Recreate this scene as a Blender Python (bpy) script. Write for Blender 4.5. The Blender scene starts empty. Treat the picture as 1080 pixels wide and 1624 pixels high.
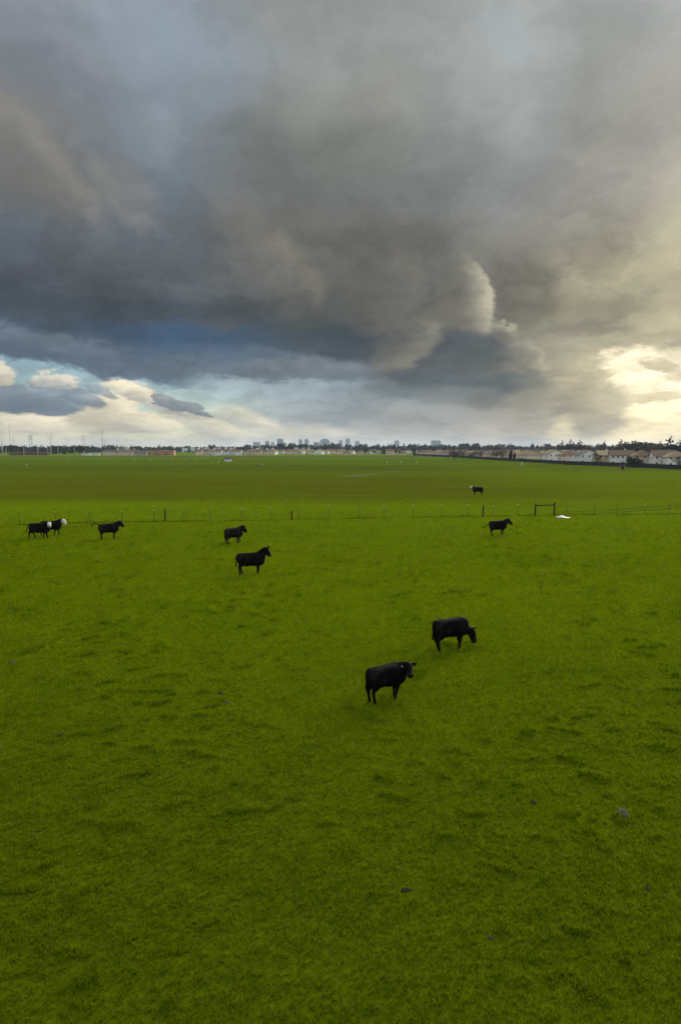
import bpy, bmesh, math, random
import numpy as np
from mathutils import Vector, Matrix, noise as mnoise

# ------------------------------------------------------------------ camera
scene = bpy.context.scene
COL = scene.collection
CAM_H = 9.2
cam_data = bpy.data.cameras.new('camera')
cam_data.sensor_fit = 'VERTICAL'
cam_data.sensor_height = 36.0
cam_data.lens = 24.0
cam_data.clip_start = 0.1
cam_data.clip_end = 60000.0
cam = bpy.data.objects.new('camera', cam_data)
COL.objects.link(cam)
cam.location = (0.0, 0.0, CAM_H)
cam.rotation_euler = (math.radians(90.0 - 5.33), 0.0, 0.0)
scene.camera = cam

# ------------------------------------------------------------------ exposure
EXPOSURE = 1.9
vs = scene.view_settings
vs.view_transform = 'Standard'
vs.look = 'None'
vs.exposure = EXPOSURE
vs.gamma = 1.0
vs.use_curve_mapping = False

# ------------------------------------------------------------------ sun (veiled by cloud, low at the right)
SUN_EL, SUN_AZ = 17.0, 34.0
SUN_STRENGTH = 1.5
sd = bpy.data.lights.new('sun', 'SUN')
sd.energy = SUN_STRENGTH
sd.angle = math.radians(42.0)
sd.color = (1.0, 0.93, 0.80)
sun = bpy.data.objects.new('sun', sd)
COL.objects.link(sun)
_a, _e = math.radians(SUN_AZ), math.radians(SUN_EL)
sun_dir = Vector((math.sin(_a) * math.cos(_e), math.cos(_a) * math.cos(_e), math.sin(_e)))
sun.rotation_euler = (-sun_dir).to_track_quat('-Z', 'Y').to_euler()

# ------------------------------------------------------------------ node helper: arithmetic on sockets
class S:
    """A node socket with arithmetic."""
    def __init__(self, nt, sock):
        self.nt, self.s = nt, sock
    def _m(self, op, *args, clamp=False):
        n = self.nt.nodes.new('ShaderNodeMath'); n.operation = op; n.use_clamp = clamp
        for i, a in enumerate(args):
            if isinstance(a, S): self.nt.links.new(a.s, n.inputs[i])
            else: n.inputs[i].default_value = a
        return S(self.nt, n.outputs[0])
    def __add__(self, o): return self._m('ADD', self, o)
    __radd__ = __add__
    def __sub__(self, o): return self._m('SUBTRACT', self, o)
    def __rsub__(self, o): return self._m('SUBTRACT', o, self)
    def __mul__(self, o): return self._m('MULTIPLY', self, o)
    __rmul__ = __mul__
    def __truediv__(self, o): return self._m('DIVIDE', self, o)
    def op(self, name, *a, clamp=False): return self._m(name, self, *a, clamp=clamp)
    def smooth(self, a, b, lo=0.0, hi=1.0):
        n = self.nt.nodes.new('ShaderNodeMapRange'); n.interpolation_type = 'SMOOTHSTEP'
        self.nt.links.new(self.s, n.inputs['Value'])
        n.inputs['From Min'].default_value = a; n.inputs['From Max'].default_value = b
        n.inputs['To Min'].default_value = lo; n.inputs['To Max'].default_value = hi
        return S(self.nt, n.outputs[0])
    def lin(self, a, b, lo=0.0, hi=1.0):
        n = self.nt.nodes.new('ShaderNodeMapRange'); n.interpolation_type = 'LINEAR'
        self.nt.links.new(self.s, n.inputs['Value'])
        n.inputs['From Min'].default_value = a; n.inputs['From Max'].default_value = b
        n.inputs['To Min'].default_value = lo; n.inputs['To Max'].default_value = hi
        return S(self.nt, n.outputs[0])

def put(nt, inp, v):
    if isinstance(v, S): nt.links.new(v.s, inp)
    elif hasattr(v, 'is_output'): nt.links.new(v, inp)
    else: inp.default_value = v

def vmath(nt, op, a, b=None, scale=None):
    n = nt.nodes.new('ShaderNodeVectorMath'); n.operation = op
    put(nt, n.inputs[0], a)
    if b is not None: put(nt, n.inputs[1], b)
    if scale is not None: put(nt, n.inputs['Scale'], scale)
    return S(nt, n.outputs['Value'] if op in ('DOT_PRODUCT', 'DISTANCE', 'LENGTH') else n.outputs['Vector'])

def vec(nt, x, y, z=0.0):
    n = nt.nodes.new('ShaderNodeCombineXYZ')
    for i, v in enumerate((x, y, z)): put(nt, n.inputs[i], v)
    return S(nt, n.outputs[0])

def xyz(nt, v):
    n = nt.nodes.new('ShaderNodeSeparateXYZ'); put(nt, n.inputs[0], v)
    return [S(nt, n.outputs[i]) for i in range(3)]

def noise(nt, v, scale, detail=4.0, rough=0.55, kind='FBM', lac=2.0, dist=0.0):
    n = nt.nodes.new('ShaderNodeTexNoise'); n.noise_dimensions = '3D'; n.noise_type = kind
    if kind == 'FBM': n.normalize = True
    put(nt, n.inputs['Vector'], v)
    n.inputs['Scale'].default_value = scale
    n.inputs['Detail'].default_value = detail
    n.inputs['Roughness'].default_value = rough
    n.inputs['Lacunarity'].default_value = lac
    n.inputs['Distortion'].default_value = dist
    return S(nt, n.outputs['Fac']), S(nt, n.outputs['Color'])

def voronoi(nt, v, scale, detail=2.0, rough=0.5, smooth=0.6):
    n = nt.nodes.new('ShaderNodeTexVoronoi'); n.feature = 'SMOOTH_F1'; n.voronoi_dimensions = '3D'
    n.normalize = True
    put(nt, n.inputs['Vector'], v)
    n.inputs['Scale'].default_value = scale
    n.inputs['Detail'].default_value = detail
    n.inputs['Roughness'].default_value = rough
    n.inputs['Smoothness'].default_value = smooth
    return S(nt, n.outputs['Distance'])

def mixc(nt, fac, a, b, blend='MIX'):
    n = nt.nodes.new('ShaderNodeMix'); n.data_type = 'RGBA'; n.blend_type = blend; n.clamp_factor = True
    put(nt, n.inputs[0], fac)
    for i, v in ((6, a), (7, b)):
        if isinstance(v, tuple) and len(v) == 3: v = (*v, 1.0)
        put(nt, n.inputs[i], v)
    return S(nt, n.outputs[2])

def lin(c):
    return tuple((v / 255.0 / 12.92) if v <= 10 else (((v / 255.0) + 0.055) / 1.055) ** 2.4 for v in c)

# ------------------------------------------------------------------ sky
WORLD_STRENGTH = 0.1
SKY_K = 1.0 / (WORLD_STRENGTH * 2.0 ** EXPOSURE)      # display level -> radiance for this exposure
def sky_rgb(c):
    return tuple(v * SKY_K for v in lin(c))
SKY_AZ = [ -25.8, -22.0, -17.9, -13.6, -9.2, -4.6, 0.0, 4.6, 9.2, 13.6, 17.9, 22.0, 25.8 ]  # azimuths (degrees) of the columns below
SKY_ROWS = [  # elevation (degrees), colours of the cloud deck along that height from left to right
    (31.5, [(140, 145, 155), (146, 153, 164), (152, 161, 172), (141, 152, 165), (142, 149, 155), (144, 148, 147), (148, 151, 149), (151, 155, 153), (157, 162, 161), (165, 170, 170), (164, 167, 164), (172, 174, 172), (186, 188, 186)]),
    (28.7, [(128, 135, 144), (130, 137, 147), (140, 149, 160), (143, 155, 168), (143, 152, 161), (143, 148, 149), (149, 152, 149), (153, 157, 155), (161, 166, 165), (167, 173, 173), (158, 161, 157), (160, 162, 159), (180, 182, 179)]),
    (25.7, [(124, 130, 136), (124, 130, 137), (128, 135, 143), (137, 149, 160), (136, 145, 153), (133, 136, 133), (139, 141, 135), (147, 148, 141), (153, 157, 155), (165, 170, 169), (152, 153, 148), (163, 163, 158), (172, 170, 164)]),
    (22.5, [(134, 131, 124), (124, 127, 128), (117, 124, 130), (129, 140, 149), (120, 127, 130), (116, 119, 116), (119, 121, 116), (128, 130, 125), (136, 140, 139), (147, 152, 151), (144, 144, 139), (158, 156, 149), (166, 162, 153)]),
    (19.1, [(116, 117, 115), (122, 121, 116), (108, 113, 118), (113, 123, 133), (110, 115, 117), (111, 113, 110), (110, 112, 109), (114, 116, 113), (122, 125, 123), (141, 143, 141), (157, 154, 147), (167, 162, 152), (185, 180, 160)]),
    (15.5, [(92, 101, 110), (96, 103, 109), (90, 97, 104), (100, 107, 114), (99, 103, 105), (107, 106, 100), (105, 103, 97), (105, 103, 97), (109, 108, 102), (132, 130, 122), (139, 135, 124), (147, 142, 126), (189, 183, 156)]),
    (13.2, [(78, 86, 94), (80, 87, 94), (80, 87, 92), (90, 97, 102), (97, 100, 101), (103, 101, 95), (97, 97, 92), (99, 98, 93), (107, 105, 98), (124, 121, 110), (163, 156, 133), (171, 164, 138), (183, 176, 146)]),
    (10.7, [(66, 75, 84), (66, 74, 81), (66, 74, 80), (74, 84, 92), (78, 84, 86), (84, 86, 83), (82, 83, 79), (88, 87, 81), (108, 105, 95), (124, 120, 106), (167, 160, 134), (157, 151, 128), (171, 164, 136)]),
    (8.8, [(72, 88, 106), (70, 84, 98), (62, 80, 98), (58, 82, 108), (62, 76, 90), (66, 74, 77), (60, 70, 75), (90, 92, 89), (92, 96, 95), (140, 136, 119), (163, 157, 135), (171, 164, 138), (193, 184, 150)]),
    (6.8, [(120, 140, 155), (96, 112, 128), (88, 104, 120), (92, 108, 124), (104, 118, 130), (112, 124, 131), (96, 108, 115), (84, 96, 101), (88, 96, 97), (130, 128, 115), (150, 146, 127), (176, 168, 139), (206, 196, 161)]),
    (4.7, [(150, 168, 178), (160, 178, 186), (165, 185, 190), (165, 186, 190), (160, 178, 184), (150, 164, 171), (140, 154, 161), (125, 138, 143), (112, 120, 121), (128, 128, 118), (152, 147, 129), (170, 162, 135), (232, 220, 183)]),
    (2.7, [(165, 185, 188), (165, 185, 188), (168, 186, 188), (170, 186, 186), (175, 186, 184), (160, 170, 171), (146, 156, 159), (158, 161, 158), (154, 153, 145), (162, 155, 140), (172, 164, 141), (222, 208, 169), (254, 246, 213)]),
    (0.8, [(175, 192, 190), (176, 192, 190), (178, 192, 188), (184, 194, 187), (190, 195, 186), (186, 190, 181), (184, 183, 174), (184, 181, 169), (184, 176, 159), (200, 186, 158), (234, 218, 173), (252, 234, 183), (254, 238, 195)]),
]
CLOUD_MASSES = [  # azimuth, elevation, radii (deg), tilt, softness, raggedness, cover, shade colour, lit colour, lit side (deg), one-sided
    (-23.8, 0.8, 8.37, 0.72, 0, 0.5, 'f', 0.5, (200, 194, 170), (240, 227, 190), 90, 0),
    (-12.4, 0.8, 10.03, 0.61, 0, 0.5, 'f', 0.5, (198, 195, 176), (236, 225, 190), 90, 0),
    (-4.7, 1.0, 6.27, 1.04, 0, 0.6, 'f', 0.6, (200, 198, 182), (226, 220, 194), 60, 0),
    (-24.6, 2.0, 4.34, 0.95, 0, 0.25, 'f', 0.95, (196, 188, 166), (248, 236, 204), 60, 0),
    (-18.9, 2.8, 2.91, 1.57, 20, 0.25, 'f', 0.95, (196, 188, 164), (250, 238, 206), 60, 0),
    (-16.1, 2.0, 3.39, 0.90, 0, 0.25, 'f', 0.9, (192, 186, 166), (244, 232, 198), 60, 0),
    (-10.9, 1.8, 3.54, 0.92, -20, 0.3, 'f', 0.85, (190, 188, 172), (240, 229, 198), 60, 0),
    (-7.3, 2.2, 3.10, 0.83, -20, 0.4, 'f', 0.7, (196, 195, 182), (234, 225, 198), 60, 0),
    (-15.1, 3.9, 4.20, 0.70, -20, 0.3, 'f', 0.97, (180, 177, 166), (248, 236, 204), 80, 0),
    (-25.8, 3.7, 2.71, 1.11, 0, 0.2, 'f', 0.97, (104, 119, 136), (138, 150, 160), 70, 0),
    (-23.0, 3.5, 2.75, 0.95, 0, 0.2, 'f', 0.95, (106, 121, 137), (134, 146, 157), 70, 0),
    (-20.6, 3.9, 2.02, 0.68, -20, 0.25, 'f', 0.9, (112, 126, 140), (142, 152, 160), 70, 0),
    (-19.1, 4.4, 1.21, 0.39, -20, 0.3, 'f', 0.8, (124, 136, 147), (150, 158, 164), 70, 0),
    (-22.5, 5.0, 1.87, 0.66, 0, 0.25, 'f', 0.95, (128, 140, 150), (226, 218, 196), 60, 0),
    (-26.2, 5.5, 1.18, 1.01, 0, 0.3, 'f', 0.95, (190, 185, 165), (240, 230, 205), 60, 0),
    (-13.8, 3.7, 1.48, 0.65, -20, 0.2, 'f', 0.95, (118, 129, 137), (150, 155, 155), 60, 0),
    (-12.2, 3.3, 1.80, 0.45, -20, 0.25, 'f', 0.95, (118, 129, 137), (142, 149, 151), 60, 0),
    (-21.3, 7.2, 10.38, 1.22, -10, 0.4, 'f', 0.95, (84, 100, 117), (106, 120, 134), 100, 0),
    (-9.8, 6.8, 9.61, 1.15, 0, 0.4, 'f', 0.95, (98, 112, 125), (86, 102, 118), 90, 0),
    (-2.1, 6.4, 6.25, 0.96, 0, 0.5, 'f', 0.9, (98, 110, 119), (114, 123, 129), 90, 0),
    (-24.8, 19.1, 7.12, 3.74, -40, 0.35, 'm', 0.8, (118, 122, 126), (150, 145, 136), 45, 1),
    (-16.8, 19.2, 3.26, 1.68, -40, 0.6, 'm', 0.4, (140, 137, 130), (140, 137, 130), 40, 0),
    (-6.9, 15.4, 5.06, 2.94, -40, 0.6, 'm', 0.5, (96, 98, 98), (132, 128, 118), 45, 0),
    (-2.3, 12.9, 1.13, 1.62, 0, 0.7, 'm', 0.4, (132, 126, 115), (132, 126, 115), 20, 0),
    (-18.0, 10.9, 11.22, 0.93, 0, 0.6, 'm', 0.5, (62, 71, 80), (62, 71, 80), 90, 0),
    (0.0, 8.4, 9.87, 1.10, -4, 0.6, 'm', 0.7, (58, 71, 81), (58, 71, 81), 90, 0),
    (-11.8, 8.6, 7.46, 1.46, 0, 0.8, 'm', 0.5, (58, 84, 112), (58, 84, 112), 90, 0),
    (4.1, 12.2, 2.57, 4.80, 0, 0.7, 'm', 0.5, (88, 87, 84), (128, 124, 114), 0, 0),
    (14.3, 11.6, 3.49, 3.76, 0, 0.7, 'm', 0.8, (104, 101, 92), (120, 116, 102), 0, 0),
    (16.2, 7.5, 4.32, 2.90, 0, 0.7, 'm', 0.6, (128, 125, 112), (158, 153, 133), 45, 0),
    (8.1, 11.5, 4.46, 4.13, 0, 0.1, 'f', 0.95, (106, 103, 95), (192, 186, 163), 8, 1),
    (5.2, 10.7, 3.08, 3.41, 0, 0.5, 'm', 0.6, (92, 91, 87), (100, 98, 92), 0, 0),
    (12.1, 8.6, 2.38, 1.27, 20, 0.15, 'f', 0.9, (120, 117, 104), (188, 182, 158), 50, 1),
    (13.9, 6.2, 2.85, 2.47, -20, 0.2, 'f', 0.8, (118, 118, 110), (172, 166, 144), 30, 1),
    (15.8, 4.5, 2.61, 1.98, -20, 0.3, 'f', 0.6, (132, 129, 116), (168, 162, 140), 30, 1),
    (7.8, 7.6, 6.13, 2.09, 0, 0.35, 'f', 0.9, (94, 98, 98), (76, 84, 89), 90, 0),
    (5.0, 7.9, 3.61, 1.70, 40, 0.45, 'f', 0.62, (106, 106, 100), (156, 151, 133), -30, 0),
    (3.1, 9.7, 2.27, 1.08, 20, 0.3, 'f', 0.5, (82, 84, 82), (112, 109, 100), 40, 1),
    (10.3, 5.4, 8.59, 1.01, -4, 0.5, 'm', 0.85, (80, 91, 97), (94, 101, 102), 0, 0),
    (9.3, 4.3, 8.15, 0.81, -4, 0.5, 'm', 0.7, (98, 110, 114), (124, 126, 118), 0, 0),
    (14.9, 1.8, 2.26, 3.02, 0, 0.8, 'm', 0.6, (156, 151, 136), (158, 153, 138), 0, 0),
    (8.3, 1.8, 4.63, 2.58, 0, 0.8, 'm', 0.5, (146, 151, 149), (150, 152, 146), 0, 0),
    (19.4, 9.1, 3.69, 0.65, 0, 0.6, 'm', 0.6, (132, 128, 113), (132, 128, 113), 60, 0),
    (24.4, 8.0, 4.74, 0.73, 0, 0.6, 'm', 0.6, (142, 138, 120), (142, 138, 120), 60, 0),
    (23.2, 3.4, 8.40, 5.22, 0, 0.9, 'm', 0.5, (236, 220, 172), (240, 226, 180), 60, 0),
    (27.3, 3.7, 5.37, 3.67, 0, 0.6, 'f', 0.97, (268, 250, 204), (288, 276, 240), 60, 0),
    (22.7, 5.9, 2.40, 1.78, 0, 0.5, 'f', 0.95, (272, 256, 212), (285, 270, 232), 60, 0),
    (23.8, 1.3, 7.48, 1.43, 0, 0.8, 'f', 0.9, (266, 244, 186), (268, 250, 200), 90, 0),
    (24.9, 6.0, 1.89, 0.55, -20, 0.6, 'f', 0.75, (196, 184, 148), (224, 212, 176), 60, 0),
    (24.5, 3.9, 2.60, 0.42, 0, 0.6, 'f', 0.8, (206, 192, 150), (228, 214, 172), 80, 0),
    (26.4, 5.0, 1.42, 0.37, 0, 0.6, 'f', 0.6, (210, 196, 156), (228, 214, 172), 80, 0),
    (19.9, 3.2, 2.87, 2.72, 0, 0.35, 'f', 0.9, (158, 150, 127), (196, 186, 154), 45, 0),
    (15.9, 2.0, 2.72, 2.80, 0, 0.8, 'm', 0.6, (154, 149, 134), (160, 154, 138), 0, 0),
    (18.0, 1.0, 1.24, 1.69, 0, 0.8, 'm', 0.6, (236, 220, 172), (240, 224, 178), 0, 0),
]
CLEAR_GAIN = 0.21
CLEAR_GAPS = [  # azimuth, elevation, radii, tilt, softness, cover
    (-23.0, 2.8, 16.0, 3.9, -3.0, 0.35, 1.0),
    (-30.0, 7.0, 6.0, 1.6, -8.0, 0.3, 1.0),
]

def build_world():
    w = bpy.data.worlds.new('World'); scene.world = w; w.use_nodes = True
    nt = w.node_tree; nt.nodes.clear()
    out = nt.nodes.new('ShaderNodeOutputWorld')
    bg = nt.nodes.new('ShaderNodeBackground'); bg.inputs['Strength'].default_value = WORLD_STRENGTH
    nt.links.new(bg.outputs[0], out.inputs['Surface'])
    sky = nt.nodes.new('ShaderNodeTexSky'); sky.sky_type = 'NISHITA'; sky.sun_disc = False
    sky.sun_elevation = math.radians(SUN_EL); sky.sun_rotation = math.radians(SUN_AZ)
    sky.air_density = 1.0; sky.dust_density = 0.3; sky.ozone_density = 1.0
    clear = vmath(nt, 'MULTIPLY', sky.outputs[0], tuple(CLEAR_GAIN * v for v in (0.84, 0.97, 1.10)))
    tc = nt.nodes.new('ShaderNodeTexCoord')
    d = tc.outputs['Generated']
    x, y, z = xyz(nt, d)
    az = x.op('ARCTAN2', y) * 57.29578
    el = z.op('ARCSINE') * 57.29578
    # cloud space: direction, flattened towards the horizon like a receding deck
    zp = z.op('MAXIMUM', 0.0)
    q = vec(nt, x, y, zp * 1.5 + zp / (zp + 0.09) * 0.34)
    _, c1 = noise(nt, q, 5.0, 1.0, 0.5)
    _, c2 = noise(nt, q, 13.0, 4.0, 0.58)
    _, c3 = noise(nt, q, 42.0, 4.0, 0.62)
    flat = el.smooth(0.0, 9.0, 0.2, 1.0)                 # warps are flatter near the horizon
    fl = vec(nt, 1.0, flat, 0.0)
    half = (0.5, 0.5, 0.5)
    def warp(c, amp):
        v = vmath(nt, 'MULTIPLY', vmath(nt, 'SUBTRACT', c, half), fl)
        return vmath(nt, 'SCALE', v, scale=amp)
    p0 = vec(nt, az, el, 0.0)
    w2 = warp(c2, 2.6)
    pS = vmath(nt, 'ADD', vmath(nt, 'ADD', p0, warp(c1, 5.0)), w2)
    pM = vmath(nt, 'ADD', vmath(nt, 'ADD', p0, w2), warp(c3, 1.2))
    pF = vmath(nt, 'ADD', vmath(nt, 'ADD', p0, vmath(nt, 'SCALE', w2, scale=0.75)), warp(c3, 1.9))
    # broad colour of the cloud deck
    az_s, el_s, _ = xyz(nt, pS)
    t = az_s.lin(-60.0, 60.0)
    col = None; prev = None
    neutral = (*sky_rgb((212, 215, 217)), 1.0)  # unseen sky overhead and behind, brightened to light the grass and walls
    for e, cols in SKY_ROWS:
        n = nt.nodes.new('ShaderNodeValToRGB'); cr = n.color_ramp; cr.interpolation = 'LINEAR'
        nt.links.new(t.s, n.inputs[0])
        stops = [(-60.0, neutral), (-36.0, (*sky_rgb(cols[0]), 1.0))]
        stops += [(a, (*sky_rgb(c), 1.0)) for a, c in zip(SKY_AZ, cols)]
        stops += [(36.0, (*sky_rgb(cols[-1]), 1.0)), (60.0, neutral)]
        cr.elements[0].position = 0.0; cr.elements[0].color = stops[0][1]
        cr.elements[1].position = 1.0; cr.elements[1].color = stops[-1][1]
        for a, c in stops[1:-1]:
            k = cr.elements.new((a + 60.0) / 120.0); k.color = c
        row = S(nt, n.outputs[0])
        col = row if col is None else mixc(nt, el_s.smooth(prev, e), col, row)
        prev = e
    col = mixc(nt, el_s.smooth(31.0, 50.0), col, neutral)

    tilted = {}
    cx2, cy2, cz2 = xyz(nt, c2)
    cx3, _, _ = xyz(nt, c3)
    bil = (cz2 - 0.5).op('ABSOLUTE')
    rag = {'f': bil * -1.1 + (cx3 - 0.5) * 0.8 + 0.10, 'm': (cy2 - 0.5) * 0.7 + (cx3 - 0.5) * 0.3}
    def mass(wp, a, e, ra, re, tilt, soft, cover):
        p = pF if wp == 'f' else pM
        th = math.radians(tilt); cs, sn = math.cos(th), math.sin(th)
        if tilt:
            if (wp, tilt) not in tilted:
                tilted[wp, tilt] = vec(nt, vmath(nt, 'DOT_PRODUCT', p, (cs, sn, 0.0)), vmath(nt, 'DOT_PRODUCT', p, (-sn, cs, 0.0)))
            p = tilted[wp, tilt]
            a, e = a * cs + e * sn, -a * sn + e * cs
        ra *= 1.25; re *= 1.25
        n = nt.nodes.new('ShaderNodeVectorMath'); n.operation = 'MULTIPLY_ADD'
        nt.links.new(p.s, n.inputs[0]); n.inputs[1].default_value = (1.0 / ra, 1.0 / re, 0.0); n.inputs[2].default_value = (-a / ra, -e / re, 0.0)
        g = nt.nodes.new('ShaderNodeTexGradient'); g.gradient_type = 'SPHERICAL'
        nt.links.new(n.outputs[0], g.inputs[0])
        f = S(nt, g.outputs['Fac'])
        f = f * (rag[wp] + 1.0)
        return f.smooth(max(0.2 - soft * 0.5, 0.0), 0.2 + soft * 0.6, 0.0, cover), S(nt, n.outputs[0])
    for a, e, ra, re, tilt, soft, cover in CLEAR_GAPS:
        m, _ = mass('f', a, e, ra, re, tilt, soft, cover)
        col = mixc(nt, m, col, clear)
    for a, e, ra, re, tilt, soft, wp, cover, c_sh, c_lit, side, one in CLOUD_MASSES:
        m, loc = mass(wp, a, e, ra, re, tilt, soft, cover)
        c = sky_rgb(c_lit)
        if c_sh != c_lit or one:
            s = math.radians(side - tilt)
            tt = vmath(nt, 'DOT_PRODUCT', loc, (math.cos(s), math.sin(s), 0.0)).smooth(*((0.15, 0.85) if one else (-0.7, 0.7)))
            c = mixc(nt, tt, sky_rgb(c_sh), sky_rgb(c_lit))
            if one: m = m * tt
        col = mixc(nt, m, col, c)
    # folds and billows in the vapour
    f1, _ = noise(nt, vmath(nt, 'ADD', q, vmath(nt, 'SCALE', c2, scale=0.12)), 10.0, 5.0, 0.58)
    shade = (f1 - 0.5) * 0.55 + (f1.smooth(0.44, 0.56) - 0.5) * 0.13 + (bil - 0.09) * 0.6 + (cx3 - 0.5) * 0.22
    shade = shade * el.smooth(11.0, 24.0, 1.0, 0.42) + 1.0     # the deck overhead is smoother than its ragged base
    col = vmath(nt, 'SCALE', col, scale=shade.op('MAXIMUM', 0.3))
    nt.links.new(col.s, bg.inputs['Color'])
    w.cycles.sampling_method = 'NONE'
build_world()

cy = scene.cycles
cy.max_bounces = 4; cy.diffuse_bounces = 1; cy.glossy_bounces = 1; cy.transmission_bounces = 2; cy.transparent_max_bounces = 4
cy.use_adaptive_sampling = True; cy.adaptive_threshold = 0.012; cy.use_denoising = True; cy.denoiser = 'OPENIMAGEDENOISE'; cy.denoising_prefilter = 'NONE'; cy.denoising_input_passes = 'RGB_ALBEDO_NORMAL'; cy.adaptive_min_samples = 32
cy.caustics_reflective = False; cy.caustics_refractive = False


# ------------------------------------------------------------------ shared helpers
rng = np.random.default_rng(7)
random.seed(11)

_PERM = np.random.default_rng(3).permutation(4096)
_GR = np.random.default_rng(4).uniform(0, 2 * math.pi, 4096)
def gnoise(x, y, seed=0):
    """Gradient noise in about -0.7..0.7 for arrays."""
    x = np.asarray(x, float) + seed * 17.31; y = np.asarray(y, float) - seed * 9.73
    xi = np.floor(x).astype(np.int64); yi = np.floor(y).astype(np.int64)
    xf = x - xi; yf = y - yi
    def g(ix, iy, dx, dy):
        h = _GR[(_PERM[(ix & 4095)] + iy * 57 + seed * 131) & 4095]
        return np.cos(h) * dx + np.sin(h) * dy
    u = xf ** 3 * (xf * (xf * 6 - 15) + 10); v = yf ** 3 * (yf * (yf * 6 - 15) + 10)
    a = g(xi, yi, xf, yf); b = g(xi + 1, yi, xf - 1, yf)
    c = g(xi, yi + 1, xf, yf - 1); d = g(xi + 1, yi + 1, xf - 1, yf - 1)
    return (a * (1 - u) + b * u) * (1 - v) + (c * (1 - u) + d * u) * v

def sstep(a, b, x):
    t = np.clip((x - a) / (b - a), 0, 1)
    return t * t * (3 - 2 * t)

def tussock(x, y):
    """0..1, rough raised clumps scattered over the turf."""
    wx = x + 0.5 * gnoise(x / 1.7, y / 1.7, 21); wy = y + 0.5 * gnoise(x / 1.7, y / 1.7, 22)
    patch = sstep(-0.20, 0.25, gnoise(x / 5.2, y / 4.2, 5) + 0.4 * gnoise(x / 19, y / 17, 6))
    fine = sstep(0.16, 0.46, gnoise(wx / 0.95, wy / 0.62, 7) + 0.35 * gnoise(wx / 0.40, wy / 0.36, 8))
    return patch * fine

def ground_z(x, y):
    x = np.asarray(x, float); y = np.asarray(y, float)
    d = np.hypot(x, y)
    far = 1.0 - sstep(120.0, 260.0, d)
    z = 0.30 * gnoise(x / 38, y / 31, 1) + 0.10 * gnoise(x / 12, y / 10, 2)
    near = 1.0 - sstep(60.0, 130.0, d)
    z = z + near * (0.045 * gnoise(x / 2.6, y / 2.2, 3) + 0.016 * gnoise(x / 0.8, y / 0.7, 4) + 0.06 * tussock(x, y) * (0.5 + 0.5 * sstep(15.0, 34.0, d)))
    return z * far

def gz(x, y):
    return float(ground_z(np.array([x]), np.array([y]))[0])

def new_mesh(name, verts, faces, mat=None, smooth=False, parent=None):
    me = bpy.data.meshes.new(name)
    me.from_pydata([tuple(v) for v in verts], [], faces)
    if mat is not None: me.materials.append(mat)
    if smooth:
        me.polygons.foreach_set('use_smooth', [True] * len(me.polygons))
    me.update()
    o = bpy.data.objects.new(name, me); COL.objects.link(o)
    if parent is not None: o.parent = parent
    return o

def thing(name, label, cat, loc=(0, 0, 0), rz=0.0, group=None):
    o = bpy.data.objects.new(name, None); COL.objects.link(o)
    o.empty_display_size = 0.3
    o.location = loc; o.rotation_euler = (0, 0, rz)
    return tag(o, label, cat, group)

def tag(o, label, cat, group=None):
    o['label'] = label; o['category'] = cat
    if group: o['group'] = group
    return o

def copy_tree(o, parent=None):
    c = o.copy(); COL.objects.link(c)
    if parent is not None: c.parent = parent
    for ch in o.children: copy_tree(ch, c)
    return c

class MB:
    """Collects boxes, prisms and tubes into one mesh."""
    def __init__(self): self.v = []; self.f = []
    def add(self, vs_, fs):
        n = len(self.v); self.v += [tuple(p) for p in vs_]; self.f += [tuple(i + n for i in f) for f in fs]
        return self
    def box(self, x0, x1, y0, y1, z0, z1):
        return self.add([(x0, y0, z0), (x1, y0, z0), (x1, y1, z0), (x0, y1, z0), (x0, y0, z1), (x1, y0, z1), (x1, y1, z1), (x0, y1, z1)],
                        [(3, 2, 1, 0), (4, 5, 6, 7), (0, 1, 5, 4), (1, 2, 6, 5), (2, 3, 7, 6), (3, 0, 4, 7)])
    def tube(self, pts, radii, n=8, cap=True):
        pts = [Vector(p) for p in pts]; rings = []
        for i, p in enumerate(pts):
            d = (pts[min(i + 1, len(pts) - 1)] - pts[max(i - 1, 0)]).normalized()
            up = Vector((0, 0, 1)) if abs(d.z) < 0.9 else Vector((0, 1, 0))
            a = d.cross(up).normalized(); b = d.cross(a).normalized()
            r = radii[i] if hasattr(radii, '__len__') else radii
            rings.append([p + (a * math.cos(2 * math.pi * k / n) + b * math.sin(2 * math.pi * k / n)) * r for k in range(n)])
        base = len(self.v)
        for rg in rings: self.v += [tuple(q) for q in rg]
        for i in range(len(rings) - 1):
            for k in range(n):
                a0 = base + i * n + k; a1 = base + i * n + (k + 1) % n
                self.f.append((a0, a1, a1 + n, a0 + n))
        if cap:
            self.f.append(tuple(base + k for k in reversed(range(n))))
            self.f.append(tuple(base + (len(rings) - 1) * n + k for k in range(n)))
        return self
    def build(self, name, mat, parent=None, smooth=False):
        return new_mesh(name, self.v, self.f, mat, smooth, parent)

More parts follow.
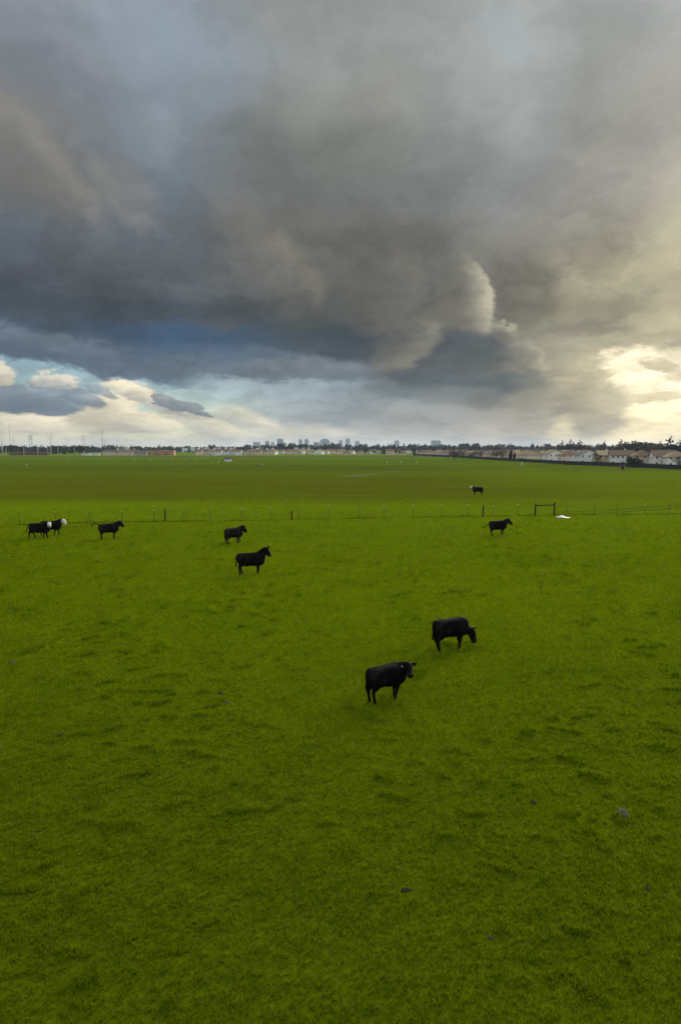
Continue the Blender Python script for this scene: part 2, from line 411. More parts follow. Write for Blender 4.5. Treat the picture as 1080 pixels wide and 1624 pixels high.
def material(name, base, rough=0.8, spec=0.2, vary=0.0, scale=3.0, metal=0.0, bump=0.0, coords='Object'):
    m = bpy.data.materials.new(name); m.use_nodes = True
    nt = m.node_tree; b = nt.nodes['Principled BSDF']
    b.inputs['Roughness'].default_value = rough
    b.inputs['Specular IOR Level'].default_value = spec
    b.inputs['Metallic'].default_value = metal
    b.inputs['Base Color'].default_value = (*base, 1.0)
    if vary or bump:
        tc = nt.nodes.new('ShaderNodeTexCoord')
        f, _ = noise(nt, tc.outputs[coords], scale, 4.0, 0.6)
        if vary:
            c = vmath(nt, 'SCALE', tuple(base), scale=(f - 0.5) * (2.0 * vary) + 1.0)
            nt.links.new(c.s, b.inputs['Base Color'])
        if bump:
            bp = nt.nodes.new('ShaderNodeBump'); bp.inputs['Strength'].default_value = bump
            nt.links.new(f.s, bp.inputs['Height']); nt.links.new(bp.outputs[0], b.inputs['Normal'])
    return m

# ------------------------------------------------------------------ ground
def axis(lo, hi, step, end, grow):
    v = list(np.arange(lo, hi + 1e-6, step)); s = step
    while v[-1] < end: s *= grow; v.append(v[-1] + s)
    s = step
    w = [lo]
    while w[-1] > -end: s *= grow; w.append(w[-1] - s)
    return np.array(sorted(set(w[1:])) + v)

GREEN_A = (0.1164, 0.1684, 0.0016)      # fresh yellow green
GREEN_B = (0.0896, 0.1374, 0.0014)      # deeper green
GREEN_C = (0.1454, 0.2049, 0.0020)      # young light growth
SOIL = (0.085, 0.070, 0.040)
def turf_colour(nt, pos):
    """Colour of the sward from its place in the field."""
    px, py, _ = xyz(nt, pos)
    flat = vec(nt, px, py, 0.0)
    f_big, c_big = noise(nt, vmath(nt, 'MULTIPLY', flat, (0.02, 0.05, 1.0)), 1.0, 3.0, 0.55)
    f_mid, c_mid = noise(nt, flat, 0.42, 4.0, 0.6)
    f_fine, _ = noise(nt, flat, 5.0, 3.0, 0.65)
    t = f_mid.smooth(0.32, 0.68)
    c = mixc(nt, t, GREEN_B, GREEN_A)
    c = mixc(nt, f_fine.smooth(0.42, 0.75) * 0.75, c, GREEN_C)
    c = mixc(nt, f_big.smooth(0.45, 0.7) * 0.5, c, GREEN_B)
    return c, px, py, flat, f_big, f_mid, f_fine

def ground_material():
    m = bpy.data.materials.new('pasture'); m.use_nodes = True
    nt = m.node_tree; b = nt.nodes['Principled BSDF']
    geo = nt.nodes.new('ShaderNodeNewGeometry')
    c, px, py, flat, f_big, f_mid, f_fine = turf_colour(nt, geo.outputs['Position'])
    # shade between the near blades painted into the sheet as darkening that fades with distance
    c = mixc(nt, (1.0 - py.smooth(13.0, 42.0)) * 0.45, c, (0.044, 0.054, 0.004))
    # far strips of the field: fallow, mown and dry bands across the view
    wob, _ = noise(nt, vmath(nt, 'MULTIPLY', flat, (0.012, 0.02, 1.0)), 1.0, 3.0, 0.6)
    yy = py + (wob - 0.5) * 60.0
    streak, _ = noise(nt, vmath(nt, 'MULTIPLY', vec(nt, px, yy, 0.0), (0.024, 0.075, 1.0)), 1.0, 5.0, 0.62, dist=0.6)
    def band(y0, y1, soft):
        return yy.smooth(y0 - soft, y0 + soft) * (1.0 - yy.smooth(y1 - soft, y1 + soft))
    c = mixc(nt, band(112.0, 400.0, 18.0) * (1.0 - px.smooth(10.0, 90.0) * 0.55) * 0.75, c, (0.066, 0.084, 0.002))      # older, duller grass beyond the fence
    c = mixc(nt, band(126.0, 215.0, 12.0) * streak.smooth(0.38, 0.58) * (1.0 - px.smooth(20.0, 70.0) * 0.7) * 0.6, c, (0.068, 0.070, 0.004))
    c = mixc(nt, band(277.0, 390.0, 22.0) * streak.smooth(0.36, 0.60) * 0.65, c, (0.052, 0.068, 0.009))
    c = mixc(nt, band(407.0, 613.0, 20.0) * 0.6, c, (0.050, 0.085, 0.004))
    c = mixc(nt, band(660.0, 815.0, 30.0) * streak.smooth(0.30, 0.55) * 0.8, c, (0.066, 0.064, 0.026))
    # trodden wheel track that curves away beyond the fence on the right
    def rut(off):
        dx = px - 32.0
        curve = 97.0 + off + dx * 0.30 + dx * dx * 0.0064
        return (1.0 - (py - curve).op('ABSOLUTE').smooth(0.25, 0.95)) * px.smooth(30.0, 33.0)
    c = mixc(nt, rut(0.0) * 0.8, c, (0.045, 0.044, 0.010))
    c = mixc(nt, rut(3.2) * 0.7, c, (0.045, 0.044, 0.010))
    # pale track far out in the middle of the field
    dy = (py - 242.0 - (px - 9.5) * 2.2).op('ABSOLUTE')
    c = mixc(nt, (1.0 - dy.smooth(2.0, 14.0)) * px.smooth(-2.0, 3.0) * (1.0 - px.smooth(18.0, 28.0)) * streak.smooth(0.35, 0.6), c, (0.12, 0.115, 0.06))
    # bare, trampled spots
    spot, _ = noise(nt, flat, 0.9, 5.0, 0.65)
    c = mixc(nt, spot.smooth(0.72, 0.80) * 0.4, c, SOIL)
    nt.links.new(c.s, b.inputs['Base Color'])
    b.inputs['Roughness'].default_value = 0.95
    b.inputs['Specular IOR Level'].default_value = 0.0
    bp = nt.nodes.new('ShaderNodeBump'); bp.inputs['Strength'].default_value = 0.5; bp.inputs['Distance'].default_value = 0.06
    hh = f_fine * 0.5 + f_mid
    nt.links.new(hh.s, bp.inputs['Height']); nt.links.new(bp.outputs[0], b.inputs['Normal'])
    return m

def build_ground():
    xs = axis(-38.0, 38.0, 0.25, 11500.0, 1.09)
    ys = axis(6.0, 80.0, 0.25, 11500.0, 1.07)
    xs = np.clip(xs, -11600, 11600); ys = np.clip(ys, -11600, 11600)
    X, Y = np.meshgrid(xs, ys)
    Z = ground_z(X, Y)
    nx, ny = len(xs), len(ys)
    me = bpy.data.meshes.new('ground')
    me.vertices.add(nx * ny)
    me.vertices.foreach_set('co', np.stack([X, Y, Z], -1).astype(np.float32).ravel())
    i = np.arange((nx - 1) * (ny - 1)); r, c = i // (nx - 1), i % (nx - 1)
    a = r * nx + c
    quads = np.stack([a, a + 1, a + nx + 1, a + nx], -1).astype(np.int32)
    me.loops.add(quads.size); me.loops.foreach_set('vertex_index', quads.ravel())
    me.polygons.add(len(quads))
    me.polygons.foreach_set('loop_start', np.arange(0, quads.size, 4, dtype=np.int32))
    me.polygons.foreach_set('use_smooth', np.ones(len(quads), bool))
    me.update(); me.validate()
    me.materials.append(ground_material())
    o = bpy.data.objects.new('ground', me); COL.objects.link(o)
    o['kind'] = 'structure'
    o['label'] = 'wide green pasture with low tussocks running to the far houses'
    return o
build_ground()

# ------------------------------------------------------------------ grass blades
def grass_material():
    m = bpy.data.materials.new('grass_blade'); m.use_nodes = True
    nt = m.node_tree; b = nt.nodes['Principled BSDF']; out = nt.nodes['Material Output']
    geo = nt.nodes.new('ShaderNodeNewGeometry')
    c, *_ = turf_colour(nt, geo.outputs['Position'])
    at = nt.nodes.new('ShaderNodeAttribute'); at.attribute_name = 'tone'
    tone = S(nt, at.outputs['Fac'])
    c = mixc(nt, tone.smooth(0.5, 1.0) * 0.55, c, (0.200, 0.265, 0.003))
    c = mixc(nt, (1.0 - tone.smooth(0.0, 0.45)) * 0.6, c, (0.060, 0.108, 0.001))
    c = mixc(nt, tone.smooth(0.975, 0.985) * 0.7, c, (0.22, 0.19, 0.07))
    nt.links.new(c.s, b.inputs['Base Color'])
    b.inputs['Roughness'].default_value = 0.9; b.inputs['Specular IOR Level'].default_value = 0.0
    tr = nt.nodes.new('ShaderNodeBsdfTranslucent'); nt.links.new(c.s, tr.inputs['Color'])
    mx = nt.nodes.new('ShaderNodeMixShader'); mx.inputs[0].default_value = 0.45
    nt.links.new(b.outputs[0], mx.inputs[1]); nt.links.new(tr.outputs[0], mx.inputs[2])
    nt.links.new(mx.outputs[0], out.inputs['Surface'])
    return m

def build_grass():
    # many more blades where the turf is near; fewer and broader ones further out
    d_edges = np.geomspace(7.8, 135.0, 64)
    px, py = [], []
    for d0, d1 in zip(d_edges[:-1], d_edges[1:]):
        dm = 0.5 * (d0 + d1)
        rho = 3600.0 * min(1.0, (12.5 / dm) ** 2)
        hw = 0.54 * d1 + 1.6
        n = int(rho * 2 * hw * (d1 - d0) * 0.62)
        px.append(rng.uniform(-hw, hw, n)); py.append(rng.uniform(d0, d1, n))
    x = np.concatenate(px); y = np.concatenate(py)
    t = tussock(x, y)
    clump = gnoise(x / 0.11, y / 0.11, 12) + 0.4 * gnoise(x / 0.32, y / 0.32, 13)
    keep = rng.uniform(0, 1, len(x)) < np.clip(0.62 + 0.9 * clump + 0.5 * t, 0.12, 1.0) * (1 - sstep(50.0, 135.0, np.hypot(x, y)))
    x, y, t, clump = x[keep], y[keep], t[keep], clump[keep]
    n = len(x); d = np.hypot(x, y)
    z = ground_z(x, y)
    hgt = (0.035 + 0.045 * rng.uniform(0, 1, n) ** 2 + 0.105 * t * (0.40 + 0.60 * sstep(15.0, 34.0, d)) * rng.uniform(0.4, 1.0, n) + 0.035 * np.clip(clump, 0, 1) + 0.03 * sstep(0.05, 0.4, gnoise(x / 0.55, y / 0.5, 17))) * (1 + 0.012 * d)
    wid = (0.0065 + 0.005 * rng.uniform(0, 1, n)) * np.clip(d / 12.0, 1.0, 8.0) ** 0.85
    ang = rng.uniform(0, 2 * math.pi, n); lean = rng.uniform(0.15, 1.0, n) * hgt
    la = rng.uniform(0, 2 * math.pi, n)
    dx, dy = np.cos(ang) * wid, np.sin(ang) * wid
    co = np.empty((n, 3, 3), np.float32)
    co[:, 0] = np.stack([x - dx, y - dy, z - 0.01], -1)
    co[:, 1] = np.stack([x + dx, y + dy, z - 0.01], -1)
    co[:, 2] = np.stack([x + np.cos(la) * lean, y + np.sin(la) * lean, z + hgt], -1)
    me = bpy.data.meshes.new('pasture_grass')
    me.vertices.add(3 * n); me.vertices.foreach_set('co', co.ravel())
    me.loops.add(3 * n); me.loops.foreach_set('vertex_index', np.arange(3 * n, dtype=np.int32))
    me.polygons.add(n); me.polygons.foreach_set('loop_start', np.arange(0, 3 * n, 3, dtype=np.int32))
    tone = np.clip(0.52 + 0.25 * clump + 0.08 * gnoise(x / 0.9, y / 0.7, 15) - 0.34 * t * sstep(14.0, 30.0, d) + 0.10 * sstep(18.0, 45.0, d) + rng.normal(0, 0.30, n), 0, 0.97)
    dry = rng.uniform(0, 1, n) < 0.02
    tone[dry] = 1.0
    at = me.attributes.new('tone', 'FLOAT', 'FACE'); at.data.foreach_set('value', tone.astype(np.float32))
    me.update()
    me.materials.append(grass_material())
    o = bpy.data.objects.new('pasture_grass', me); COL.objects.link(o)
    o['kind'] = 'stuff'; o['label'] = 'short dense yellow-green pasture grass with rough clumps'; o['category'] = 'grass'
    return n
N_BLADES = build_grass()
print('blades', N_BLADES)


# ------------------------------------------------------------------ cattle
def coat_material(name, dark, brown):
    m = bpy.data.materials.new(name); m.use_nodes = True
    nt = m.node_tree; b = nt.nodes['Principled BSDF']
    tc = nt.nodes.new('ShaderNodeTexCoord')
    f, _ = noise(nt, tc.outputs['Object'], 2.2, 4.0, 0.6)
    f2, _ = noise(nt, vmath(nt, 'MULTIPLY', tc.outputs['Object'], (30.0, 60.0, 12.0)), 1.0, 3.0, 0.6)
    c = mixc(nt, f.smooth(0.42, 0.68), dark, brown)
    at = nt.nodes.new('ShaderNodeAttribute'); at.attribute_name = 'face'
    c = mixc(nt, S(nt, at.outputs['Fac']) + (f - 0.5) * 0.1, c, (0.62, 0.58, 0.50))
    at2 = nt.nodes.new('ShaderNodeAttribute'); at2.attribute_name = 'horn'
    c = mixc(nt, S(nt, at2.outputs['Fac']), c, (0.022, 0.019, 0.017))
    at3 = nt.nodes.new('ShaderNodeAttribute'); at3.attribute_name = 'brand'
    c = mixc(nt, S(nt, at3.outputs['Fac']) * f2.smooth(0.3, 0.6), c, (0.026, 0.024, 0.022))
    nt.links.new(c.s, b.inputs['Base Color'])
    b.inputs['Roughness'].default_value = 0.7
    b.inputs['Specular IOR Level'].default_value = 0.02
    bp = nt.nodes.new('ShaderNodeBump'); bp.inputs['Strength'].default_value = 0.35; bp.inputs['Distance'].default_value = 0.012
    nt.links.new(f2.s, bp.inputs['Height']); nt.links.new(bp.outputs[0], b.inputs['Normal'])
    return m
COAT_BLACK = coat_material('black_coat', (0.0038, 0.0038, 0.0042), (0.0065, 0.006, 0.0058))
COAT_BROWN = coat_material('brown_black_coat', (0.006, 0.0052, 0.0048), (0.016, 0.012, 0.0095))
TAG_MAT = material('ear_tag', (0.70, 0.68, 0.52), 0.4, 0.3)
EYE_MAT = material('eye', (0.006, 0.005, 0.004), 0.4, 0.2)

def loft(bm_v, bm_f, pts, rad, up=Vector((0, 0, 1)), n=16, power=1.0):
    """Closed loft of elliptical rings; rad = (half width, half height) per point."""
    pts = [Vector(p) for p in pts]; base = len(bm_v); m = len(pts)
    for i, p in enumerate(pts):
        d = (pts[min(i + 1, m - 1)] - pts[max(i - 1, 0)]).normalized()
        s = d.cross(up)
        if s.length < 1e-4: s = d.cross(Vector((1, 0, 0)))
        s.normalize(); u = s.cross(d).normalized()
        for k in range(n):
            a = 2 * math.pi * k / n
            ca, sa = math.cos(a), math.sin(a)
            ca = math.copysign(abs(ca) ** power, ca); sa = math.copysign(abs(sa) ** power, sa)
            bm_v.append(tuple(p + s * ca * rad[i][0] + u * sa * rad[i][1]))
    for i in range(m - 1):
        for k in range(n):
            a = base + i * n + k; b = base + i * n + (k + 1) % n
            bm_f.append((a, b, b + n, a + n))
    bm_f.append(tuple(base + k for k in reversed(range(n))))
    bm_f.append(tuple(base + (m - 1) * n + k for k in range(n)))

def make_cow(label, group, loc, heading, poll, face_dir, tail, feet, coat, white=0.0, eye_patch=False, tag_side=0, size=1.0,
             voxel=0.022, brand=False, muzzle_dark=False, ears_up=0.1, belly=0.0, level=True):
    th = math.radians(heading)
    x0, y0 = loc
    root = thing('cow', label, 'cow', (x0, y0, gz(x0, y0)), th, group)
    root.scale = (size, size, size)
    rot = Matrix.Rotation(-th, 3, 'Z')
    poll = Vector(poll); fd = (rot @ Vector(face_dir)).normalized()
    V, F = [], []
    # trunk: deep barrel, narrower rump, brisket
    SX = 0.90
    T = [(-0.955, 1.00, .11, .17), (-0.94, 1.00, .18, .235), (-0.87, 1.00, .245, .290), (-0.70, .985, .285, .318), (-0.48, .972, .295, .332),
         (-0.28, .938 - belly * .5, .325, .366 + belly * .5), (-0.05, .912 - belly * .5, .352, .392 + belly * .5), (0.18, .902 - belly * .3, .350, .402 + belly * .3), (0.40, .902, .312, .418),
         (0.58, .898, .275, .427), (0.76, .882, .235, .395), (0.89, .87, .18, .305), (0.96, .865, .10, .18)]
    loft(V, F, [(t[0] * SX, 0, t[1]) for t in T], [(t[2], t[3]) for t in T], n=24, power=0.74)
    # spine and hook bones give the flat back and the hips
    loft(V, F, [(-0.80, 0, 1.225), (-0.55, 0, 1.265), (-0.2, 0, 1.26), (0.2, 0, 1.26), (0.44, 0, 1.285), (0.58, 0, 1.25)],
         [(.05, .03), (.10, .05), (.07, .045), (.07, .045), (.075, .055), (.05, .03)], n=10)
    for s in (-1, 1):
        loft(V, F, [(-0.56, s * .12, 1.20), (-0.47, s * .21, 1.185), (-0.38, s * .245, 1.13)], [(.05, .05), (.065, .055), (.03, .03)], n=8)
    # neck
    back = poll - fd * 0.05
    top0 = Vector((0.40, 0, 1.315)); top1 = back + Vector((0, 0, .10))
    nk = []
    for t, hw_, hh in ((0.0, .22, .37), (0.30, .21, .345), (0.62, .18, .285), (1.0, .14, .19)):
        p = top0.lerp(top1, t); p.y = top1.y * t * t
        dn = Vector((0.10 * (1 - t), 0, -1)) if poll.z > 1.0 else Vector((-0.55 * t, 0, -1))
        nk.append((p + dn.normalized() * hh, (hw_, hh)))
    loft(V, F, [k[0] for k in nk], [k[1] for k in nk], n=18, power=0.92)
    a1, a2 = nk[1][0], nk[2][0]
    # dewlap
    dl = Vector((0, 0, -1))
    loft(V, F, [Vector((0.62, 0, .72)), a1 + dl * .22, a2 + dl * .16], [(.08, .11), (.055, .09), (.04, .06)], n=10)
    # head
    side = fd.cross(Vector((0, 0, 1)))
    if side.length < 0.05: side = Vector((0, -1, 0))
    side.normalize(); hup = side.cross(fd).normalized()
    H = [(-.10, .10, .10), (-.03, .142, .140), (.08, .160, .175), (.19, .152, .178), (.31, .126, .158), (.42, .112, .136), (.51, .118, .122), (.56, .108, .106), (.585, .07, .07)]
    loft(V, F, [poll + fd * h[0] - hup * (.02 + .06 * max(h[0], 0)) for h in H], [(h[1], h[2]) for h in H], up=hup, n=16, power=0.9)
    ear_tips = []
    for s in (-1, 1):
        e0 = poll + side * s * .08 + fd * .01 - hup * .005
        ed = (side * s + hup * ears_up - fd * .12).normalized()
        pts = [e0, e0 + ed * .07, e0 + ed * .15, e0 + ed * .23, e0 + ed * .275]
        loft(V, F, pts, [(.040, .032), (.060, .032), (.078, .032), (.054, .028), (.022, .020)], up=(fd * .6 + hup).normalized(), n=10)
        ear_tips.append((e0 + ed * .15, ed))
    # legs
    # feet = (front left dx, front right dx, hind left dx, hind right dx): fore-aft step of each hoof
    for i, s in ((0, 1), (1, -1)):
        fx = feet[i]
        sh = Vector((0.44, s * .17, .80)); el_ = Vector((0.41 + fx * .15, s * .175, .60)); kn = Vector((0.45 + fx * .55, s * .16, .36))
        ft = Vector((0.44 + fx * .95, s * .155, .10)); ho = Vector((0.46 + fx, s * .155, -.03))
        loft(V, F, [sh + Vector((0.02, 0, .16)), sh, el_, el_.lerp(kn, .55), kn + Vector((0, 0, .03)), kn - Vector((0, 0, .05)), kn.lerp(ft, .6), ft, ho.lerp(ft, .55), ho],
             [(.09, .16), (.115, .19), (.095, .13), (.072, .088), (.062, .068), (.056, .061), (.046, .049), (.052, .056), (.052, .060), (.060, .070)],
             up=Vector((1, 0, 0)), n=12)
    for i, s in ((2, 1), (3, -1)):
        fx = feet[i]
        hp = Vector((-0.60, s * .14, .96)); st = Vector((-0.57 + fx * .1, s * .180, .76)); gs = Vector((-0.63 + fx * .35, s * .17, .58))
        hk = Vector((-0.71 + fx * .6, s * .155, .43)); ft = Vector((-0.655 + fx * .98, s * .15, .10)); ho = Vector((-0.615 + fx, s * .15, -.03))
        loft(V, F, [hp + Vector((0, 0, .10)), hp, st, gs, hk + Vector((0.01, 0, .06)), hk - Vector((0, 0, .04)), hk.lerp(ft, .55), ft, ho.lerp(ft, .55), ho],
             [(.10, .20), (.135, .27), (.125, .25), (.095, .17), (.064, .090), (.056, .074), (.047, .053), (.053, .058), (.052, .060), (.060, .072)],
             up=Vector((1, 0, 0)), n=12)
    # udder or sheath bulge low under the belly
    loft(V, F, [(-0.44, 0, .62 - belly), (-0.30, 0, .56 - belly), (-0.14, 0, .53 - belly)], [(.07, .06), (.09, .07), (.05, .04)], n=10)
    # tail
    tp = [Vector((-0.80, 0, 1.20))] + [Vector(p) for p in tail]
    nT = len(tp)
    rt = [(.048 - .016 * min(i / (nT - 2), 1.0)) for i in range(nT)]
    rt[-1] = .026; rt[-2] = .052 if nT > 3 else .034
    loft(V, F, tp, [(r, r) for r in rt], n=10)

    me = bpy.data.meshes.new('body_source'); me.from_pydata(V, [], F); me.update()
    tmp = bpy.data.objects.new('body_source', me); COL.objects.link(tmp)
    rm = tmp.modifiers.new('remesh', 'REMESH'); rm.mode = 'VOXEL'; rm.voxel_size = voxel; rm.use_smooth_shade = True
    sm = tmp.modifiers.new('smooth', 'SMOOTH'); sm.factor = 0.5; sm.iterations = 4
    dg = bpy.context.evaluated_depsgraph_get(); dg.update()
    body_me = bpy.data.meshes.new_from_object(tmp.evaluated_get(dg))
    bpy.data.objects.remove(tmp); bpy.data.meshes.remove(me)
    body_me.name = 'body'
    body_me.polygons.foreach_set('use_smooth', [True] * len(body_me.polygons))
    co = np.empty(len(body_me.vertices) * 3, np.float32); body_me.vertices.foreach_get('co', co); co = co.reshape(-1, 3)
    rel = co - np.array(poll); s_ = rel @ np.array(fd); q_ = rel @ np.array(side); u_ = rel @ np.array(hup)
    rr = np.hypot(q_, u_ + .04)
    face = np.zeros(len(co))
    if white:
        face = white * sstep(-.01, .05, s_ + .25 * (u_ < -.08) * 0) * (1 - sstep(.15, .18, np.abs(q_))) * (1 - sstep(.19, .24, rr)) * (s_ < .6)
        if eye_patch:
            dd = np.sqrt((s_ - .17) ** 2 + (u_ - .0) ** 2)
            face *= sstep(.055, .085, dd)
        face *= 1 - 0.85 * sstep(.455, .475, s_) * (np.abs(q_) < .08) * (1.0 if muzzle_dark else 0.3)
    at = body_me.attributes.new('face', 'FLOAT', 'POINT'); at.data.foreach_set('value', face.astype(np.float32))
    horn = (1 - sstep(.05, .075, co[:, 2]))
    if not white: horn = np.maximum(horn, 0.6 * sstep(.44, .47, s_) * (rr < .14) * (s_ < .6))
    at = body_me.attributes.new('horn', 'FLOAT', 'POINT'); at.data.foreach_set('value', horn.astype(np.float32))
    br = np.zeros(len(co))
    if brand:
        for cx in (-.30, -.14):
            br = np.maximum(br, (1 - sstep(.03, .05, np.abs(co[:, 0] - cx + (co[:, 2] - 1.05) * .5))) * sstep(.92, .98, co[:, 2]) * (1 - sstep(1.18, 1.24, co[:, 2])) * (np.abs(co[:, 1]) > .1))
    at = body_me.attributes.new('brand', 'FLOAT', 'POINT'); at.data.foreach_set('value', br.astype(np.float32))
    body_me.materials.clear(); body_me.materials.append(coat)
    body = bpy.data.objects.new('body', body_me); COL.objects.link(body); body.parent = root
    # eyes
    for s in (-1, 1):
        bm = bmesh.new(); bmesh.ops.create_icosphere(bm, subdivisions=2, radius=.03)
        em = bpy.data.meshes.new('eye'); bm.to_mesh(em); bm.free(); em.materials.append(EYE_MAT)
        e = bpy.data.objects.new('eye', em); COL.objects.link(e); e.parent = root
        e.location = poll + fd * .19 + side * s * .138 + hup * .012
    if tag_side:
        p, ed = ear_tips[0 if tag_side < 0 else 1]
        # flat flap tag hung from the ear, with a narrow neck
        nrm = (fd + hup * .2).normalized(); wv = ed.cross(nrm).normalized()
        if wv.z > 0: wv = -wv
        sv = wv.cross(nrm).normalized()
        c0 = p + nrm * .06
        outl = [(-.014, -.01), (-.018, .028), (-.044, .045), (-.046, .115), (.046, .115), (.044, .045), (.018, .028), (.014, -.01)]
        vv = [c0 + sv * a + wv * b for a, b in outl] + [c0 + nrm * .006 + sv * a + wv * b for a, b in outl]
        k = len(outl)
        ff = [tuple(reversed(range(k))), tuple(range(k, 2 * k))] + [(i, (i + 1) % k, k + (i + 1) % k, k + i) for i in range(k)]
        new_mesh('ear_tag', vv, ff, TAG_MAT, False, root)
    # settle the hooves on the turf
    hz = min(gz(x0 + size * (math.cos(th) * a - math.sin(th) * b), y0 + size * (math.sin(th) * a + math.cos(th) * b)) for a in (-.6, .5) for b in (-.14, .14))
    root.location.z = hz + 0.012
    return root

HERD = 'black cattle grazing the pasture'
HANG = [(-.88, 0, 1.15), (-.91, 0, .95), (-.91, .01, .75), (-.90, .01, .58), (-.89, .01, .46)]
make_cow('black cow nearest the camera, head turned to look back, pale tag in its ear', HERD, (1.70, 24.45), 33,
         (0.74, -0.30, 1.27), (0.10, -0.90, -0.44), HANG, (0.02, -0.16, -0.02, 0.0), COAT_BLACK, tag_side=1, voxel=0.018, size=1.0, ears_up=0.05)
make_cow('black cow grazing with its muzzle down in the grass, white ear tag', HERD, (5.07, 30.78), 27,
         (1.04, -0.04, 0.70), (0.30, -0.30, -0.90), HANG, (0.13, -0.10, 0.10, -0.04), COAT_BLACK, tag_side=1, voxel=0.02, size=1.08)
make_cow('black cow standing side-on with raised head and faint brand marks on its back', HERD, (-6.55, 49.42), 20,
         (0.92, 0.02, 1.50), (0.58, -0.38, -0.70), HANG, (0.0, -0.02, 0.14, -0.06), COAT_BLACK, brand=True, voxel=0.022, size=1.2, ears_up=0.75, belly=0.03)
make_cow('brownish black cow seen partly from behind, facing away, behind the brand-marked cow', HERD, (-10.30, 65.5), 46,
         (0.88, -0.10, 1.36), (0.50, 0.22, -0.82), HANG, (0.03, -0.03, 0.02, -0.03), COAT_BROWN, voxel=0.026, size=1.18, ears_up=0.5)
make_cow('dark brown cow holding its tail straight out behind it', HERD, (-23.59, 69.12), 42,
         (0.94, -0.04, 1.38), (0.72, -0.15, -0.68), [(-.86, 0.06, 1.26), (-.96, .22, 1.33), (-1.10, .40, 1.31), (-1.20, .52, 1.20), (-1.23, .55, 1.05)],
         (0.10, -0.10, 0.10, -0.08), COAT_BROWN, voxel=0.026, size=1.2)
make_cow('walking black cow with a white face turned to the camera, dark patch over its eye', HERD, (-30.90, 69.75), 4,
         (0.88, -0.16, 1.34), (0.35, -0.80, -0.50), [(-.90, 0, 1.16), (-.99, 0, 1.0), (-1.05, 0, .82), (-1.10, 0, .65), (-1.12, 0, .52)],
         (0.14, -0.10, 0.20, -0.20), COAT_BLACK, white=1.0, eye_patch=True, muzzle_dark=True, voxel=0.026, size=1.2, belly=0.05)
make_cow('walking black cow with an all-white face, half hidden behind another cow', HERD, (-30.80, 72.30), 8,
         (0.98, 0.02, 1.40), (0.70, -0.28, -0.66), HANG, (0.20, -0.16, 0.18, -0.16), COAT_BLACK, white=1.0, voxel=0.026, size=1.2, ears_up=0.4)
make_cow('black cow walking with its tail swung out, on the right before the wire fence', HERD, (16.63, 71.71), 22,
         (1.00, 0.0, 1.34), (0.70, -0.15, -0.68), [(-.88, .04, 1.10), (-.98, .12, .92), (-1.12, .22, .78), (-1.26, .30, .70), (-1.36, .34, .66)],
         (0.02, -0.04, 0.14, -0.10), COAT_BLACK, brand=True, voxel=0.026, size=1.2, ears_up=0.5, belly=0.03)
make_cow('black white-faced cow alone on the far side of the wire fence', HERD, (26.77, 133.28), 152,
         (0.92, 0.0, 1.34), (-0.92, -0.30, -0.18), HANG, (0.10, -0.06, 0.10, -0.06), COAT_BLACK, white=1.0, muzzle_dark=True, voxel=0.034, size=1.2)


# ------------------------------------------------------------------ wire fence across the pasture
STEEL = material('weathered_steel', (0.030, 0.034, 0.026), 0.7, 0.3, 0.4, 6.0)
WHITE_TIP = material('white_paint', (0.55, 0.55, 0.52), 0.6, 0.3, 0.1, 20.0)
WOOD_DARK = material('weathered_dark_wood', (0.040, 0.032, 0.024), 0.9, 0.1, 0.5, 9.0, bump=0.4)
WIRE_MAT = material('fence_wire', (0.06, 0.06, 0.05), 0.9, 0.0)

FENCE_LINE = [(-75.0, 74.0), (-40.6, 81.5), (-22.1, 85.8), (-5.7, 88.1), (19.3, 92.2), (26.6, 94.0), (29.9, 94.9), (47.4, 96.7), (85.0, 99.5)]
def along(line, step):
    """Evenly spaced points along a polyline."""
    pts = [Vector((*p, 0)) for p in line]; out = []; carry = 0.0
    for a, b in zip(pts[:-1], pts[1:]):
        L = (b - a).length; t = carry
        while t < L:
            out.append(a.lerp(b, t / L)); t += step
        carry = t - L
    return out

